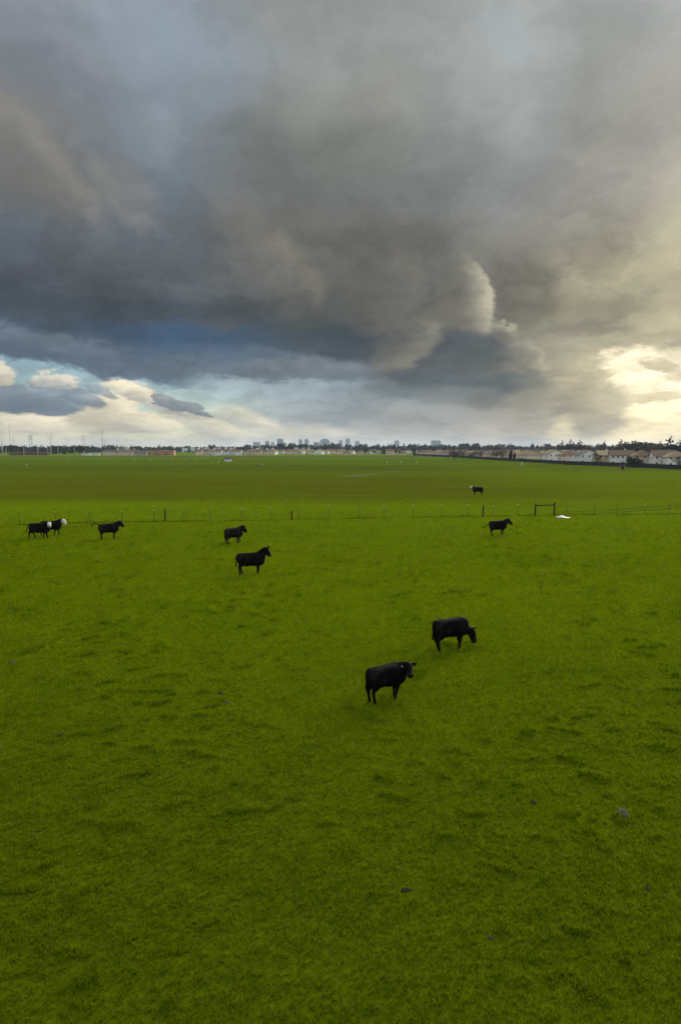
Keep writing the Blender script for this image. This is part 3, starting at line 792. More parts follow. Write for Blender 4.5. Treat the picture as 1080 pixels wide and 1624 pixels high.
def build_wire_fence():
    root = thing('wire_fence', 'low wire stock fence on thin steel posts across the middle of the pasture', 'fence', (0, 0, 0))
    # one steel post of T section with a pale painted tip
    pm = MB(); pm.box(-.022, .022, -.004, .004, -.15, 1.55); pm.box(-.004, .004, .004, .034, -.15, 1.55)
    p0 = None
    tm = MB(); tm.box(-.026, .026, -.010, .038, 1.47, 1.60)
    wood_at = [(-22.1, 85.8), (-6.3, 88.0), (19.3, 92.2)]
    tops = []
    random.seed(5)
    for i, p in enumerate(along(FENCE_LINE, 3.75)):
        p = p + Vector((random.uniform(-.35, .35), 0, 0))
        if 26.0 < p.x < 30.6: continue
        z = gz(p.x, p.y)
        if p0 is None:
            p0 = pm.build('post', STEEL, root); o = p0
            tip0 = tm.build('tip', WHITE_TIP, o); t = tip0
        else:
            o = p0.copy(); COL.objects.link(o)
            t = None
            if random.random() < 0.5:
                t = tip0.copy(); COL.objects.link(t); t.parent = o
        o.location = (p.x, p.y, z); o.rotation_euler = (random.uniform(-.05, .05), random.uniform(-.06, .06), random.uniform(-.4, .4))
        o.scale = (1.25, 1.25, random.uniform(.9, 1.08))
        tops.append((p.x, p.y, z))
    for i, (x, y) in enumerate(wood_at):
        w = MB().tube([(0, 0, -.2), (0, 0, 1.0), (0.01, 0, 1.5)], [.105, .10, .09], 10).build('wooden_post', WOOD_DARK, root, True)
        z = gz(x, y); w.location = (x, y - .02, z); w.scale = (1, 1, 1.1 if i != 1 else .82)
        tops.append((x, y, z))
    tops.sort()
    for h in (.30, .60, .92, 1.26):
        pts = []
        for (a, b) in zip(tops[:-1], tops[1:]):
            if 26.0 < .5 * (a[0] + b[0]) < 30.6 and h > 0.5: pass
            pts.append((a[0], a[1] - .03, a[2] + h))
            mid = [(a[k] + b[k]) / 2 for k in range(3)]
            pts.append((mid[0], mid[1] - .03, mid[2] + h - random.uniform(.01, .05)))
        pts.append((tops[-1][0], tops[-1][1] - .03, tops[-1][2] + h))
        MB().tube(pts, .004, 4).build('wire', WIRE_MAT, root)
build_wire_fence()

def fence_line_grass():
    """Longer, ungrazed grass left standing under the wires."""
    P = along(FENCE_LINE, .02); v, f = [], []
    r = np.random.default_rng(61)
    px = np.array([p.x for p in P]); py = np.array([p.y for p in P])
    keep = r.uniform(0, 1, len(px)) < np.clip(.55 + 1.1 * gnoise(px / 3.0, py * 0 + 2.5, 51), .15, 1)
    px, py = px[keep], py[keep]; n = len(px)
    px = np.repeat(px, 3); py = np.repeat(py, 3); n *= 3
    py = py + r.normal(0, .16, n); px = px + r.normal(0, .05, n); z = ground_z(px, py)
    h = r.uniform(.06, .20, n); w = r.uniform(.02, .04, n); a = r.uniform(0, 6.28, n); l = r.uniform(0, .12, n); b = r.uniform(0, 6.28, n)
    co = np.empty((n, 3, 3), np.float32)
    co[:, 0] = np.stack([px - np.cos(a) * w, py - np.sin(a) * w, z - .01], -1)
    co[:, 1] = np.stack([px + np.cos(a) * w, py + np.sin(a) * w, z - .01], -1)
    co[:, 2] = np.stack([px + np.cos(b) * l, py + np.sin(b) * l, z + h], -1)
    me = bpy.data.meshes.new('fence_line_grass')
    me.from_pydata(co.reshape(-1, 3).tolist(), [], np.arange(3 * n).reshape(-1, 3).tolist())
    me.materials.append(material('rank_grass', (0.070, 0.098, 0.003), 0.9, 0.0, 0.4, 1.0)); me.update()
    o = bpy.data.objects.new('fence_line_grass', me); COL.objects.link(o)
    o['kind'] = 'stuff'; o['label'] = 'darker long grass left standing under the wire fence'; o['category'] = 'grass'
fence_line_grass()

def build_brace():
    x, y = 26.9, 94.05
    r = thing('fence_brace', 'dark wooden fence brace of two posts with a top rail', 'fence brace', (x, y, gz(x, y)), math.atan2(.9, 3.3))
    for px, h in ((0.0, 1.72), (3.0, 1.82)):
        o = MB().tube([(0, 0, -.25), (0, 0, .9), (.015, 0, h)], [.125, .12, .11], 12).build('post', WOOD_DARK, r, True); o.location = (px, 0, 0)
    MB().tube([(.10, 0, 1.42), (1.5, .0, 1.43), (2.90, 0, 1.46)], .085, 10).build('rail', WOOD_DARK, r, True)
    MB().tube([(.10, -.07, 1.36), (1.5, -.07, .8), (2.92, -.07, .18)], .006, 5).build('brace_wire', WIRE_MAT, r)
build_brace()

def build_sheet():
    x, y = 29.85, 91.2
    nx, ny = 26, 14; L, W = 1.9, 1.0
    vs_, fs = [], []
    for j in range(ny):
        for i in range(nx):
            u, v = i / (nx - 1), j / (ny - 1)
            edge = min(u, 1 - u, v, 1 - v)
            hump = math.exp(-((u - .36) / .24) ** 2) * (.36 + .10 * math.sin(9 * u + 3 * v)) + .07 * math.exp(-((u - .9) / .10) ** 2) + .05 * math.exp(-((u - .05) / .06) ** 2)
            h = hump * math.sin(math.pi * min(max(v, .05), .95)) ** .7 * min(1, edge * 9 + .12) + .03 + .03 * float(gnoise(u * 7, v * 4, 33))
            wx = (u - .5) * L + .08 * float(gnoise(v * 3, u * 2, 31)); wy = (v - .5) * W * (.75 + .5 * math.sin(math.pi * u)) + .06 * float(gnoise(u * 5, v, 32))
            vs_.append((wx, wy, gz(x + wx, y + wy) + h - gz(x, y)))
    for j in range(ny - 1):
        for i in range(nx - 1):
            a = j * nx + i; fs.append((a, a + 1, a + nx + 1, a + nx))
    o = new_mesh('white_sheet', vs_, fs, material('white_plastic', (0.72, 0.71, 0.66), 0.5, 0.3, 0.08, 5.0), True)
    o.location = (x, y, gz(x, y) + .03)
    so = o.modifiers.new('thickness', 'SOLIDIFY'); so.thickness = .012
    tag(o, 'crumpled white plastic sheet lying in the grass beside the wooden brace', 'plastic sheet')
build_sheet()

# ------------------------------------------------------------------ dung and bare clods
DUNG_GREY = material('dried_dung', (0.070, 0.066, 0.062), 0.95, 0.05, 0.6, 14.0, bump=0.6)
DUNG_DARK = material('dark_dung', (0.026, 0.022, 0.016), 0.9, 0.1, 0.6, 14.0, bump=0.6)
def cow_pat(x, y, rx, ry, h, mat, label, seed):
    n, m = 22, 8; vs_ = [(0, 0, h * .55)]; fs = []
    for k in range(1, m + 1):
        t = k / m
        for i in range(n):
            a = 2 * math.pi * i / n
            r = t * (1 + .34 * float(gnoise(math.cos(a) * 1.3 + seed, math.sin(a) * 1.3, 40 + seed)) * (.4 + t))
            hh = h * (1 - t ** 3) * (.55 + .9 * abs(float(gnoise(math.cos(a) * t * 3 + seed, math.sin(a) * t * 3, 41)))) - .03 * (t > .95)
            vs_.append((math.cos(a) * r * rx, math.sin(a) * r * ry, hh))
    for i in range(n): fs.append((0, 1 + i, 1 + (i + 1) % n))
    for k in range(m - 1):
        for i in range(n):
            a = 1 + k * n + i; b = 1 + k * n + (i + 1) % n
            fs.append((a, a + n, b + n, b))
    o = new_mesh('cow_pat', vs_, fs, mat, True)
    o.location = (x, y, gz(x, y) + .012); o.rotation_euler = (0, 0, seed * 1.3)
    tag(o, label, 'cow pat', 'dung lying in the grass')
cow_pat(7.08, 16.35, .26, .17, .10, DUNG_GREY, 'large pale grey dried cow pat in the grass at the lower right', 1)
cow_pat(-4.51, 24.98, 0.16, 0.10, 0.06, DUNG_DARK, 'dark cow pat below centre-left, level with the nearest cow', 2)
cow_pat(-8.94, 21.09, 0.14, 0.09, 0.06, DUNG_DARK, 'small dark cow pat near the left edge of the picture', 3)
cow_pat(5.01, 16.99, 0.09, 0.06, 0.05, DUNG_DARK, 'small dark clod left of and above the large grey cow pat', 4)
cow_pat(1.37, 13.44, 0.12, 0.07, 0.04, DUNG_DARK, 'broken dark cow pat at the bottom, right of centre', 5)
cow_pat(6.41, 13.46, 0.09, 0.06, 0.03, DUNG_DARK, 'dark cow pat at the bottom right edge', 6)
cow_pat(2.82, 12.03, 0.06, 0.05, 0.03, DUNG_GREY, 'small grey cow pat lowest in the picture', 7)
cow_pat(13.24, 44.41, 0.25, 0.16, 0.08, DUNG_DARK, 'dark clod far right beyond the grazing cow', 8)
cow_pat(-14.08, 28.7, 0.22, 0.13, 0.06, DUNG_GREY, 'flat grey cow pat at the left edge', 9)
cow_pat(-4.12, 24.02, 0.12, 0.07, 0.04, DUNG_GREY, 'small grey cow pat just below a dark one, left of centre', 10)


# ------------------------------------------------------------------ houses
WALLS = {k: material('wall_' + k, c, 0.85, 0.2, 0.10, 0.6) for k, c in dict(
    white=(0.78, 0.78, 0.75), bluewhite=(0.70, 0.75, 0.77), cream=(0.70, 0.63, 0.46), pink=(0.62, 0.51, 0.44), beige=(0.60, 0.53, 0.41), yellow=(0.66, 0.56, 0.34), grey=(0.36, 0.35, 0.34), osb=(0.42, 0.23, 0.11)).items()}
ROOFS = {k: material('roof_' + k, c, 0.9, 0.1, 0.25, 1.2) for k, c in dict(
    tan=(0.27, 0.205, 0.135), brown=(0.19, 0.135, 0.095), grey=(0.12, 0.105, 0.095), red=(0.19, 0.13, 0.095), pale=(0.36, 0.30, 0.20)).items()}
GLASS = material('window_glass', (0.035, 0.040, 0.045), 0.15, 0.5)
TRIM = material('white_trim', (0.70, 0.70, 0.67), 0.7, 0.2)

def make_house(name, label, cat, group, x, y, rz, w, d, wh, rh, kind, wall, roof, wins=(), chimney=False, lean_to=False):
    """w along local x (the face towards the field is local -y), d deep."""
    z = gz(x, y)
    r = thing(name, label, cat, (x, y, z), rz, group)
    hw, hd = w / 2, d / 2
    m = MB()
    if kind == 'gable':        # ridge along y: gable shown to the field
        v = [(-hw, -hd, -.3), (hw, -hd, -.3), (hw, hd, -.3), (-hw, hd, -.3), (-hw, -hd, wh), (hw, -hd, wh), (hw, hd, wh), (-hw, hd, wh), (0, -hd, wh + rh - .02), (0, hd, wh + rh - .02)]
        f = [(0, 1, 5, 8, 4), (1, 2, 6, 5), (2, 3, 7, 9, 6), (3, 0, 4, 7)]
    elif kind == 'side':       # ridge along x
        v = [(-hw, -hd, -.3), (hw, -hd, -.3), (hw, hd, -.3), (-hw, hd, -.3), (-hw, -hd, wh), (hw, -hd, wh), (hw, hd, wh), (-hw, hd, wh), (-hw, 0, wh + rh - .02), (hw, 0, wh + rh - .02)]
        f = [(0, 1, 5, 4), (1, 2, 6, 9, 5), (2, 3, 7, 6), (3, 0, 4, 8, 7)]
    else:
        v = [(-hw, -hd, -.3), (hw, -hd, -.3), (hw, hd, -.3), (-hw, hd, -.3), (-hw, -hd, wh), (hw, -hd, wh), (hw, hd, wh), (-hw, hd, wh)]
        f = [(0, 1, 5, 4), (1, 2, 6, 5), (2, 3, 7, 6), (3, 0, 4, 7), (4, 5, 6, 7)]
    m.add(v, f); m.build('wall', WALLS[wall], r)
    o = .5; t = .16
    rm = MB(); drop = o * rh / (hw if kind == 'gable' else hd)
    def slab(quad):
        vv = [Vector(p) for p in quad]; n = (vv[1] - vv[0]).cross(vv[2] - vv[0]).normalized()
        if n.z < 0: vv.reverse(); n = -n
        k = len(vv)
        rm.add([p + n * .04 for p in vv] + [p + n * (.04 + t) for p in vv], [tuple(reversed(range(k))), tuple(range(k, 2 * k))] + [(i, (i + 1) % k, k + (i + 1) % k, k + i) for i in range(k)])
    if kind == 'gable':
        for s in (-1, 1): slab([(s * (hw + o), -hd - o, wh - drop), (0, -hd - o, wh + rh), (0, hd + o, wh + rh), (s * (hw + o), hd + o, wh - drop)])
    elif kind == 'side':
        for s in (-1, 1): slab([(-hw - o, s * (hd + o), wh - drop), (-hw - o, 0, wh + rh), (hw + o, 0, wh + rh), (hw + o, s * (hd + o), wh - drop)])
    elif kind == 'hip':
        rl = max(hw - hd, .6)
        e = wh - .12
        A, B, C, D = (-hw - o, -hd - o, e), (hw + o, -hd - o, e), (hw + o, hd + o, e), (-hw - o, hd + o, e)
        R0, R1 = (-rl, 0, wh + rh), (rl, 0, wh + rh)
        rm.add([A, B, C, D, R0, R1] + [(p[0], p[1], p[2] - t) for p in (A, B, C, D)], [(0, 1, 5, 4), (1, 2, 5), (2, 3, 4, 5), (3, 0, 4), (6, 7, 1, 0), (7, 8, 2, 1), (8, 9, 3, 2), (9, 6, 0, 3), (9, 8, 7, 6)])
    elif kind == 'flat':
        rm.box(-hw - .1, hw + .1, -hd - .1, hd + .1, wh + .02, wh + rh)
    ro = rm.build('roof', ROOFS[roof] if roof in ROOFS else WALLS[roof], r)
    if chimney:
        MB().box(hw * .2, hw * .2 + .7, -.4, .5, wh + rh * .5, wh + rh + .9).build('chimney', WALLS['white'], ro)
    for (face, u, zz, ww, hh) in wins:
        if face == 'f': q = (-ww / 2, ww / 2, -.05, .03, -hh / 2, hh / 2); loc = (u, -hd, zz)
        elif face == 'l': q = (-.05, .03, -ww / 2, ww / 2, -hh / 2, hh / 2); loc = (-hw, u, zz)
        else: q = (-.03, .05, -ww / 2, ww / 2, -hh / 2, hh / 2); loc = (hw, u, zz)
        p = MB().box(*q).build('window', GLASS, r); p.location = loc
        fr = MB(); e = .12
        if face == 'f': fr.box(-ww / 2 - e, ww / 2 + e, -.04, .02, -hh / 2 - e, hh / 2 + e)
        elif face == 'l': fr.box(-.04, .02, -ww / 2 - e, ww / 2 + e, -hh / 2 - e, hh / 2 + e)
        else: fr.box(-.02, .04, -ww / 2 - e, ww / 2 + e, -hh / 2 - e, hh / 2 + e)
        fr.build('frame', TRIM, p)
    if lean_to:
        MB().box(-hw * .2, hw * .9, -hd - 3.2, -hd - .06, 2.5, 2.7).build('porch_roof', ROOFS['brown'], r)
        for px in (-hw * .2 + .2, hw * .9 - .2):
            MB().box(px - .1, px + .1, -hd - 3.0, -hd - 2.8, -.2, 2.49).build('porch_post', TRIM, r)
    return r

def at_px(px, depth): return ((px - 540.0) / 1088.0 * depth, depth)

def two_rows(w, n, up=4.6, lo=1.6, sz=(.8, 1.1)):
    o = []
    for i in range(n):
        u = -w / 2 + w * (i + .5) / n
        o.append(('f', u, up, sz[0], sz[1]))
        if i % 2 == 0: o.append(('f', u, lo, sz[0] * 1.2, sz[1]))
    return o
RA = math.radians
FRONT = [  # azimuth of the middle as image-column bearing, depth, turn, width, depth, wall h, roof h, kind, wall, roof, label
    (877, 442, 24, 10.5, 12.5, 5.6, 2.6, 'gable', 'white', 'tan', 'white gabled two-storey house at the far left end of the row behind the dark fence'),
    (902, 416, 14, 11.0, 11.0, 5.4, 2.6, 'hip', 'pink', 'brown', 'pinkish beige house with brown hipped roof, second along the row from its far end'),
    (930, 396, 20, 11.5, 11.0, 5.5, 2.7, 'gable', 'bluewhite', 'grey', 'bluish white gabled house with grey roof in the row behind the dark fence'),
    (958, 380, 12, 8.0, 11.0, 5.4, 2.5, 'side', 'yellow', 'pale', 'yellow-beige house with pale tan roof beside the white many-windowed house'),
    (986, 368, 6, 12.0, 11.0, 5.5, 2.6, 'side', 'white', 'red', 'white house with reddish roof and a row of upper windows'),
    (1019, 354, 10, 10.5, 11.0, 5.5, 2.9, 'hip', 'pink', 'brown', 'pink house with brown roof behind the round dark green shrub'),
    (1047, 342, 10, 8.0, 11.0, 5.5, 2.6, 'side', 'white', 'brown', 'white house with a porch, second from the right edge of the picture'),
    (1072, 330, 8, 10.0, 11.0, 5.2, 2.7, 'hip', 'white', 'tan', 'white house with tan hipped roof at the right edge of the picture'),
]
for i, (px, dep, rz, w, d, wh, rh, kind, wa, ro, lab) in enumerate(FRONT):
    x, y = at_px(px, dep)
    wins = two_rows(w, 5 if i == 4 else 3)
    wins += [('l', -d * .22, 4.4, .8, 1.1), ('l', d * .2, 4.4, .8, 1.1), ('l', -d * .05, 1.5, 1.2, 1.3)]
    make_house('house', lab, 'house', 'two-storey houses along the dark fence', x, y, RA(rz - 22), w, d, wh, rh, kind, wa, ro, wins, chimney=i in (3, 4), lean_to=(i == 6))

# roofs of the estate behind: rows of lower houses running back to the left
random.seed(21)
proto = {}
kinds = [('hip', 'beige', 'tan'), ('hip', 'pink', 'brown'), ('side', 'beige', 'pale'), ('hip', 'cream', 'tan'), ('side', 'pink', 'grey')]
def estate_house(px, dep, rz, k, label, group, scale=1.0, wh=4.3):
    kind, wa, ro = kinds[k]
    if label is None: label = '%s house with a %s %s roof in the estate beyond the dark fence' % ({'pink': 'pinkish'}.get(wa, wa), {'pale': 'pale tan'}.get(ro, ro), 'hipped' if kind == 'hip' else 'ridged')
    else: label = label % {'pale': 'pale tan'}.get(ro, ro)
    x, y = at_px(px, dep)
    key = (k, wh)
    if key not in proto:
        h = make_house('house', label, 'house', group, x, y, rz, 14.0, 11.0, wh, 2.7, kind, wa, ro,
                       [('f', -4, 1.5, 1.5, 1.3), ('f', 0.5, 1.5, 1.8, 1.3), ('f', 4.5, 1.5, 1.2, 1.3), ('l', 0, 1.5, 1.4, 1.2)])
        proto[key] = h
    else:
        h = copy_tree(proto[key])
    h.location = (x, y, gz(x, y)); h.rotation_euler = (0, 0, rz); h.scale = (scale, scale, scale * random.uniform(.95, 1.1))
    h['label'] = label; h['group'] = group
    return h
EST = 'low houses of the estate beyond the dark fence'
n_est = 0
for row in range(7):
    for j in range(13):
        # each row stands about 32 m further behind the fence; lots follow each other away from the camera
        yy = 470 + j * 38 + random.uniform(-5, 5) + row * 4
        fx = 128 - max(0, yy - 480) * .085
        xx = fx + 14 + row * 33 + random.uniform(-3, 3)
        px = 540 + xx / yy * 1088
        if px > 872 and yy < 600: continue
        estate_house(px, yy, RA(random.choice((-72, -75, 18, -70))), random.randrange(5), None, EST)
        n_est += 1
for i in range(16):
    px = random.uniform(880, 1090); dep = random.uniform(450, 600)
    estate_house(px, dep, RA(random.uniform(-30, 20)), random.randrange(5), '%s-roofed house rising behind the two-storey row', 'houses behind the two-storey row', 1.0, 4.6)

# new houses in a row far across the field, left of centre
NEW = 'pale new houses in a row across the field'
cols = ['cream', 'beige', 'white', 'white', 'white', 'bluewhite', 'white', 'beige', 'cream', 'yellow', 'cream', 'cream']
for i, wa in enumerate(cols):
    px = 317 + i * 10.4; dep = 905 + (i % 3) * 6
    x, y = at_px(px, dep)
    make_house('house', 'pale two-storey new house in the long row across the field', 'house', NEW, x, y, RA(-6 + (i % 3) * 5), 8.4, 10, 5.4, 2.2, ('side', 'hip', 'side')[i % 3], wa, ('brown', 'grey', 'tan')[i % 3],
               [('f', -2.2, 4.2, .8, .9), ('f', 1.6, 4.2, .8, .9), ('f', 2.4, 1.3, .9, 1.1)])
# the estate continues right of it, more loosely
random.seed(4)
CEN = 'houses in the loose cluster below the skyline towers'
for i in range(30):
    px = 436 + i * 7.2 + random.uniform(-3, 3); dep = random.uniform(980, 1250)
    x, y = at_px(px, dep)
    wa = random.choice(('white', 'cream', 'pink', 'white', 'beige')); ro = random.choice(('brown', 'tan', 'red', 'grey'))
    make_house('house', 'small %s house with %s roof in the loose cluster below the skyline towers' % (wa, {'red': 'reddish'}.get(ro, ro)), 'house', CEN, x, y, RA(random.uniform(-30, 30)), random.uniform(9, 13), 10, random.choice((3.0, 5.2, 5.2)), 2.5, random.choice(('side', 'hip', 'gable')),
               wa, ro, [('f', -2.4, 1.6, 1.0, 1.0), ('f', 2.0, 1.6, 1.0, 1.1)])
# pinkish long block, timber-sheathed shells, low white trailers
for (px0, px1, dep, wh, kind, wa, ro, lab, cat) in [
        (165, 188, 905, 5.0, 'side', 'pink', 'grey', 'long pinkish building left of the orange timber shell', 'building'),
        (189, 212, 900, 5.2, 'side', 'pink', 'brown', 'long pale building touching the dark grey one', 'building'),
        (213, 234, 890, 4.6, 'side', 'grey', 'grey', 'dark grey house beside the orange timber shell', 'house')]:
    x0, y = at_px(px0, dep); x1, _ = at_px(px1, dep)
    n = 4
    make_house('building', lab, cat, None, (x0 + x1) / 2, y, RA(3), (x1 - x0), 12, wh, 2.0, kind, wa, ro,
               [('f', (k - 1.5 + .3 * (k % 2)) * (x1 - x0) / 4.4, 3.6, .9, .9) for k in range(n)])
for i, (px0, px1) in enumerate(((235, 248), (248.5, 262), (262.5, 276))):
    x0, y = at_px(px0, 880); x1, _ = at_px(px1, 880)
    make_house('house_shell', ('left', 'middle', 'right')[i] + ' of three orange timber-sheathed house shells under construction', 'house shell', 'house shells under construction', (x0 + x1) / 2, y + i * 2, RA(2), x1 - x0, 11, 6.4 - .5 * (i == 2), .6, 'flat', 'osb', 'osb',
               [('f', -3, 4.6, 1.3, 1.4), ('f', 2.5, 4.6, 1.3, 1.4), ('f', -2, 1.4, 1.5, 2.4), ('f', 3, 1.5, 1.2, 1.3)])
for i, (px0, px1) in enumerate(((130, 143), (145, 158))):
    x0, y = at_px(px0, 880); x1, _ = at_px(px1, 880)
    make_house('site_trailer', ('left', 'right')[i] + ' of two low white site trailers on the left', 'trailer', 'white site trailers', (x0 + x1) / 2, y, RA(1), x1 - x0, 3, 2.3, .25, 'flat', 'white', 'white',
               [('f', (k - 1.5) * 2.3, 1.35, .9, .7) for k in range(4)])
# white-roofed sheds on the horizon
for (px0, px1, dep, h) in ((190, 216, 1500, 9.5), (292, 318, 1550, 9.8), (320, 372, 1620, 10.2), (400, 445, 1700, 10.0), (466, 492, 1500, 10.8)):
    x0, y = at_px(px0, dep); x1, _ = at_px(px1, dep)
    make_house('warehouse', 'long white flat-roofed warehouse in front of the distant trees', 'warehouse', 'white warehouses before the distant trees', (x0 + x1) / 2, y, 0, x1 - x0, 40, h - .6, .6, 'flat', 'white', 'white',
               [('f', (k - 2) * (x1 - x0) / 6, 2.0, 4.0, 3.6) for k in range(5)])
# the lone white shed in the field
x, y = at_px(362, 480)
make_house('field_shed', 'small lone white shed with grey roof out in the far field', 'shed', None, x, y, RA(14), 4.9, 3.2, 2.1, .9, 'side', 'white', 'grey', [('f', -1.2, 1.2, .7, .7)])

# ------------------------------------------------------------------ dark fence in front of the houses
FENCE_DARK = material('charcoal_boards', (0.030, 0.033, 0.036), 0.8, 0.2, 0.35, 0.8)
HOUSE_FENCE = [(178, 262), (145.5, 304), (145.0, 318), (138.5, 354), (128.5, 386), (127.0, 432), (121.6, 528), (117.0, 669), (96.0, 900)]
def build_house_fence():
    r = thing('board_fence', 'long dark charcoal board fence along the edge of the field before the houses', 'fence')
    P = along(HOUSE_FENCE, 3.0); proto_p = None
    for a, b in zip(P[:-1], P[1:]):
        if proto_p is None:
            m = MB()
            for k in range(10):
                m.box(k * .3 + .006, k * .3 + .294, -.012, .012, 0.04, 1.92 + (.02 if k % 2 else 0))
            m.box(0, 3, .013, .06, .4, .5); m.box(0, 3, .013, .06, 1.5, 1.6); m.box(-.06, .06, -.08, .08, -.3, 2.05)
            proto_p = m.build('panel', FENCE_DARK, r); o = proto_p
        else:
            o = proto_p.copy(); COL.objects.link(o)
        d = b - a
        o.location = (a.x, a.y, gz(a.x, a.y)); o.rotation_euler = (0, 0, math.atan2(d.y, d.x)); o.scale = (d.length / 3.0, 1, 1.05)
build_house_fence()
# two-post frame with a dark board in front of the fence
FRAME_WOOD = material('pale_wood', (0.22, 0.19, 0.14), 0.9, 0.1, 0.3, 6.0)
x, y = 111.5, 271.0
r = thing('post_frame', 'pale two-post wooden frame with a dark board, alone before the charcoal fence', 'wooden frame', (x, y, gz(x, y)), RA(-20))
for px in (-.72, .72): MB().box(px - .13, px + .13, -.13, .13, -.3, 2.7 if px < 0 else 2.9).build('post', FRAME_WOOD, r)
MB().box(-.585, .585, -.07, .07, .35, .6).build('rail', FRAME_WOOD, r)
MB().box(-.35, .50, -.04, .04, .85, 2.35).build('board', material('dark_board', (0.018, 0.010, 0.009), 0.8, 0.1, 0.3, 4.0), r)
MB().box(-.585, .585, -.07, .07, 2.36, 2.5).build('rail', FRAME_WOOD, r)

# ------------------------------------------------------------------ white marker posts dotted over the far field
mk = None
for i, (px, py) in enumerate([(42, 738), (107, 732), (213, 729), (238, 730), (262, 729), (272, 729), (295, 729), (310, 729), (325, 729), (341, 725), (348, 730), (337, 733), (346, 734), (416, 738), (614, 734), (636, 734), (661, 734), (828, 738)]):
    dep = 9.2 * 1088 / (py - 711.0); x, y = at_px(px, dep)
    if mk is None:
        mk = MB().tube([(0, 0, -.2), (0, 0, 1.0), (0, 0, 1.08)], [.10, .10, .05], 10).build('marker_post', WHITE_TIP); o = mk
    else:
        o = mk.copy(); COL.objects.link(o)
    o.location = (x, y, gz(x, y)); s = 1.9 if px == 828 else random.uniform(.9, 1.4); o.scale = (s * (1.9 if px == 828 else 1.3), s, s * .8)
    tag(o, 'bright stubby white marker post before the dark fence on the right' if px == 828 else 'thin white marker post far out in the %s' % ('far left of the field' if px < 200 else 'field before the orange shells' if px < 290 else 'field near the lone white shed' if px < 420 else 'middle of the far field'), 'marker post', 'white marker posts in the field')

# ------------------------------------------------------------------ power poles and masts on the left
POLE_MAT = material('galvanised_steel', (0.52, 0.53, 0.52), 0.55, 0.4, 0.1, 2.0)
MAST_MAT = material('mast_steel', (0.16, 0.17, 0.18), 0.6, 0.3)
def power_pole(px, top, dep, arms, label, foot=0.62):
    x, y = at_px(px, dep); h = 9.2 + (711 - top) / 1088.0 * dep
    r = thing('power_pole', label, 'power pole', (x, y, gz(x, y)), 0, 'steel power poles along the left horizon')
    MB().tube([(0, 0, -.3), (0, 0, h * .5), (0, 0, h)], [foot, foot * .72, foot * .4], 10).build('shaft', POLE_MAT, r, True)
    for k in range(arms):
        z = h * (.96 - .11 * k); L = (3.4, 4.2, 3.8)[k % 3]
        MB().tube([(-L, 0, z + .5), (0, 0, z), (L, 0, z + .5)], [.10, .22, .10], 6).build('cross_arm', POLE_MAT, r)
        for s in (-1, 1):
            MB().tube([(s * L, 0, z + .5), (s * L, 0, z - .9)], .10, 6).build('insulator', MAST_MAT, r)
for px, top, dep, arms, lab in [
        (4, 680, 836, 3, 'tallest steel power pole, at the left edge of the picture'),
        (81, 687, 1000, 3, 'second tallest steel power pole, one third of the way to the orange shells'),
        (133, 690, 1050, 3, 'steel power pole above the low white site trailers'),
        (187, 697, 1250, 2, 'steel power pole above the long pale buildings'),
        (107, 694, 1450, 3, 'thin power pole with three arms between two taller poles'),
        (168, 697, 1500, 2, 'thin power pole just right of the tall guyed mast'),
        (147, 697, 1600, 1, 'thin power pole just left of the tall guyed mast'),
        (201, 696, 1900, 2, 'distant power pole over the white warehouse roof, left one'),
        (213, 698, 2000, 2, 'distant power pole over the white warehouse roof, right one'),
        (223, 698, 2100, 2, 'distant power pole just right of the warehouse pair'),
        (240, 700, 2300, 2, 'distant power pole above the orange timber shells'),
        (10, 709, 840, 0, 'short plain pole beside the tallest pole at the left edge'),
        (38, 709, 870, 0, 'short plain pole before the reddish brush on the left'),
        (60, 709, 900, 0, 'short plain pole midway between the two tallest poles'),
        (76, 709, 930, 0, 'short plain pole just left of the second tallest pole'),
        (92, 709, 940, 0, 'short plain pole just right of the second tallest pole'),
        (118, 708, 960, 0, 'short plain pole before the dark tree left of the trailers'),
        (173, 709, 1000, 0, 'short plain pole behind the pinkish building')]:
    power_pole(px, top, dep, arms, lab, .62 if arms == 3 else .36 if arms else .30)
def lattice(px, top, dep, w, label, cat='mast'):
    x, y = at_px(px, dep); h = 9.2 + (711 - top) / 1088.0 * dep
    r = thing('lattice_mast', label, cat, (x, y, gz(x, y)), .4, 'lattice masts on the left horizon')
    cs = [(w, w), (-w, w), (-w, -w), (w, -w)]
    for c in cs: MB().tube([(c[0], c[1], -.3), (c[0] * .5, c[1] * .5, h)], .16, 5).build('leg', MAST_MAT, r)
    m = MB(); n = int(h / (w * 3))
    for k in range(n):
        za, zb = h * k / n, h * (k + 1) / n; sa, sb = 1 - .5 * k / n, 1 - .5 * (k + 1) / n
        for a, b in zip(cs, cs[1:] + cs[:1]): m.tube([(a[0] * sa, a[1] * sa, za), (b[0] * sb, b[1] * sb, zb)], .10, 4, False)
    m.build('bracing', MAST_MAT, r)
    return r, h
lattice(16.5, 672, 2600, 1.3, 'very tall thin lattice mast near the left edge of the picture')
lattice(163, 682, 1900, 1.0, 'tall thin mast above the low trees left of the orange shells')
lattice(22, 693, 2400, 1.2, 'shorter lattice mast just right of the tallest thin mast')
for px, lab in ((47.5, 'left'), (51.0, 'right')):
    r, h = lattice(px, 690, 1500, 1.0, lab + ' of two twin lattice pylons standing close together')
    for z in (.95, .84, .73): MB().tube([(-3.6, 0, h * z), (3.6, 0, h * z)], .2, 5).build('cross_arm', MAST_MAT, r)

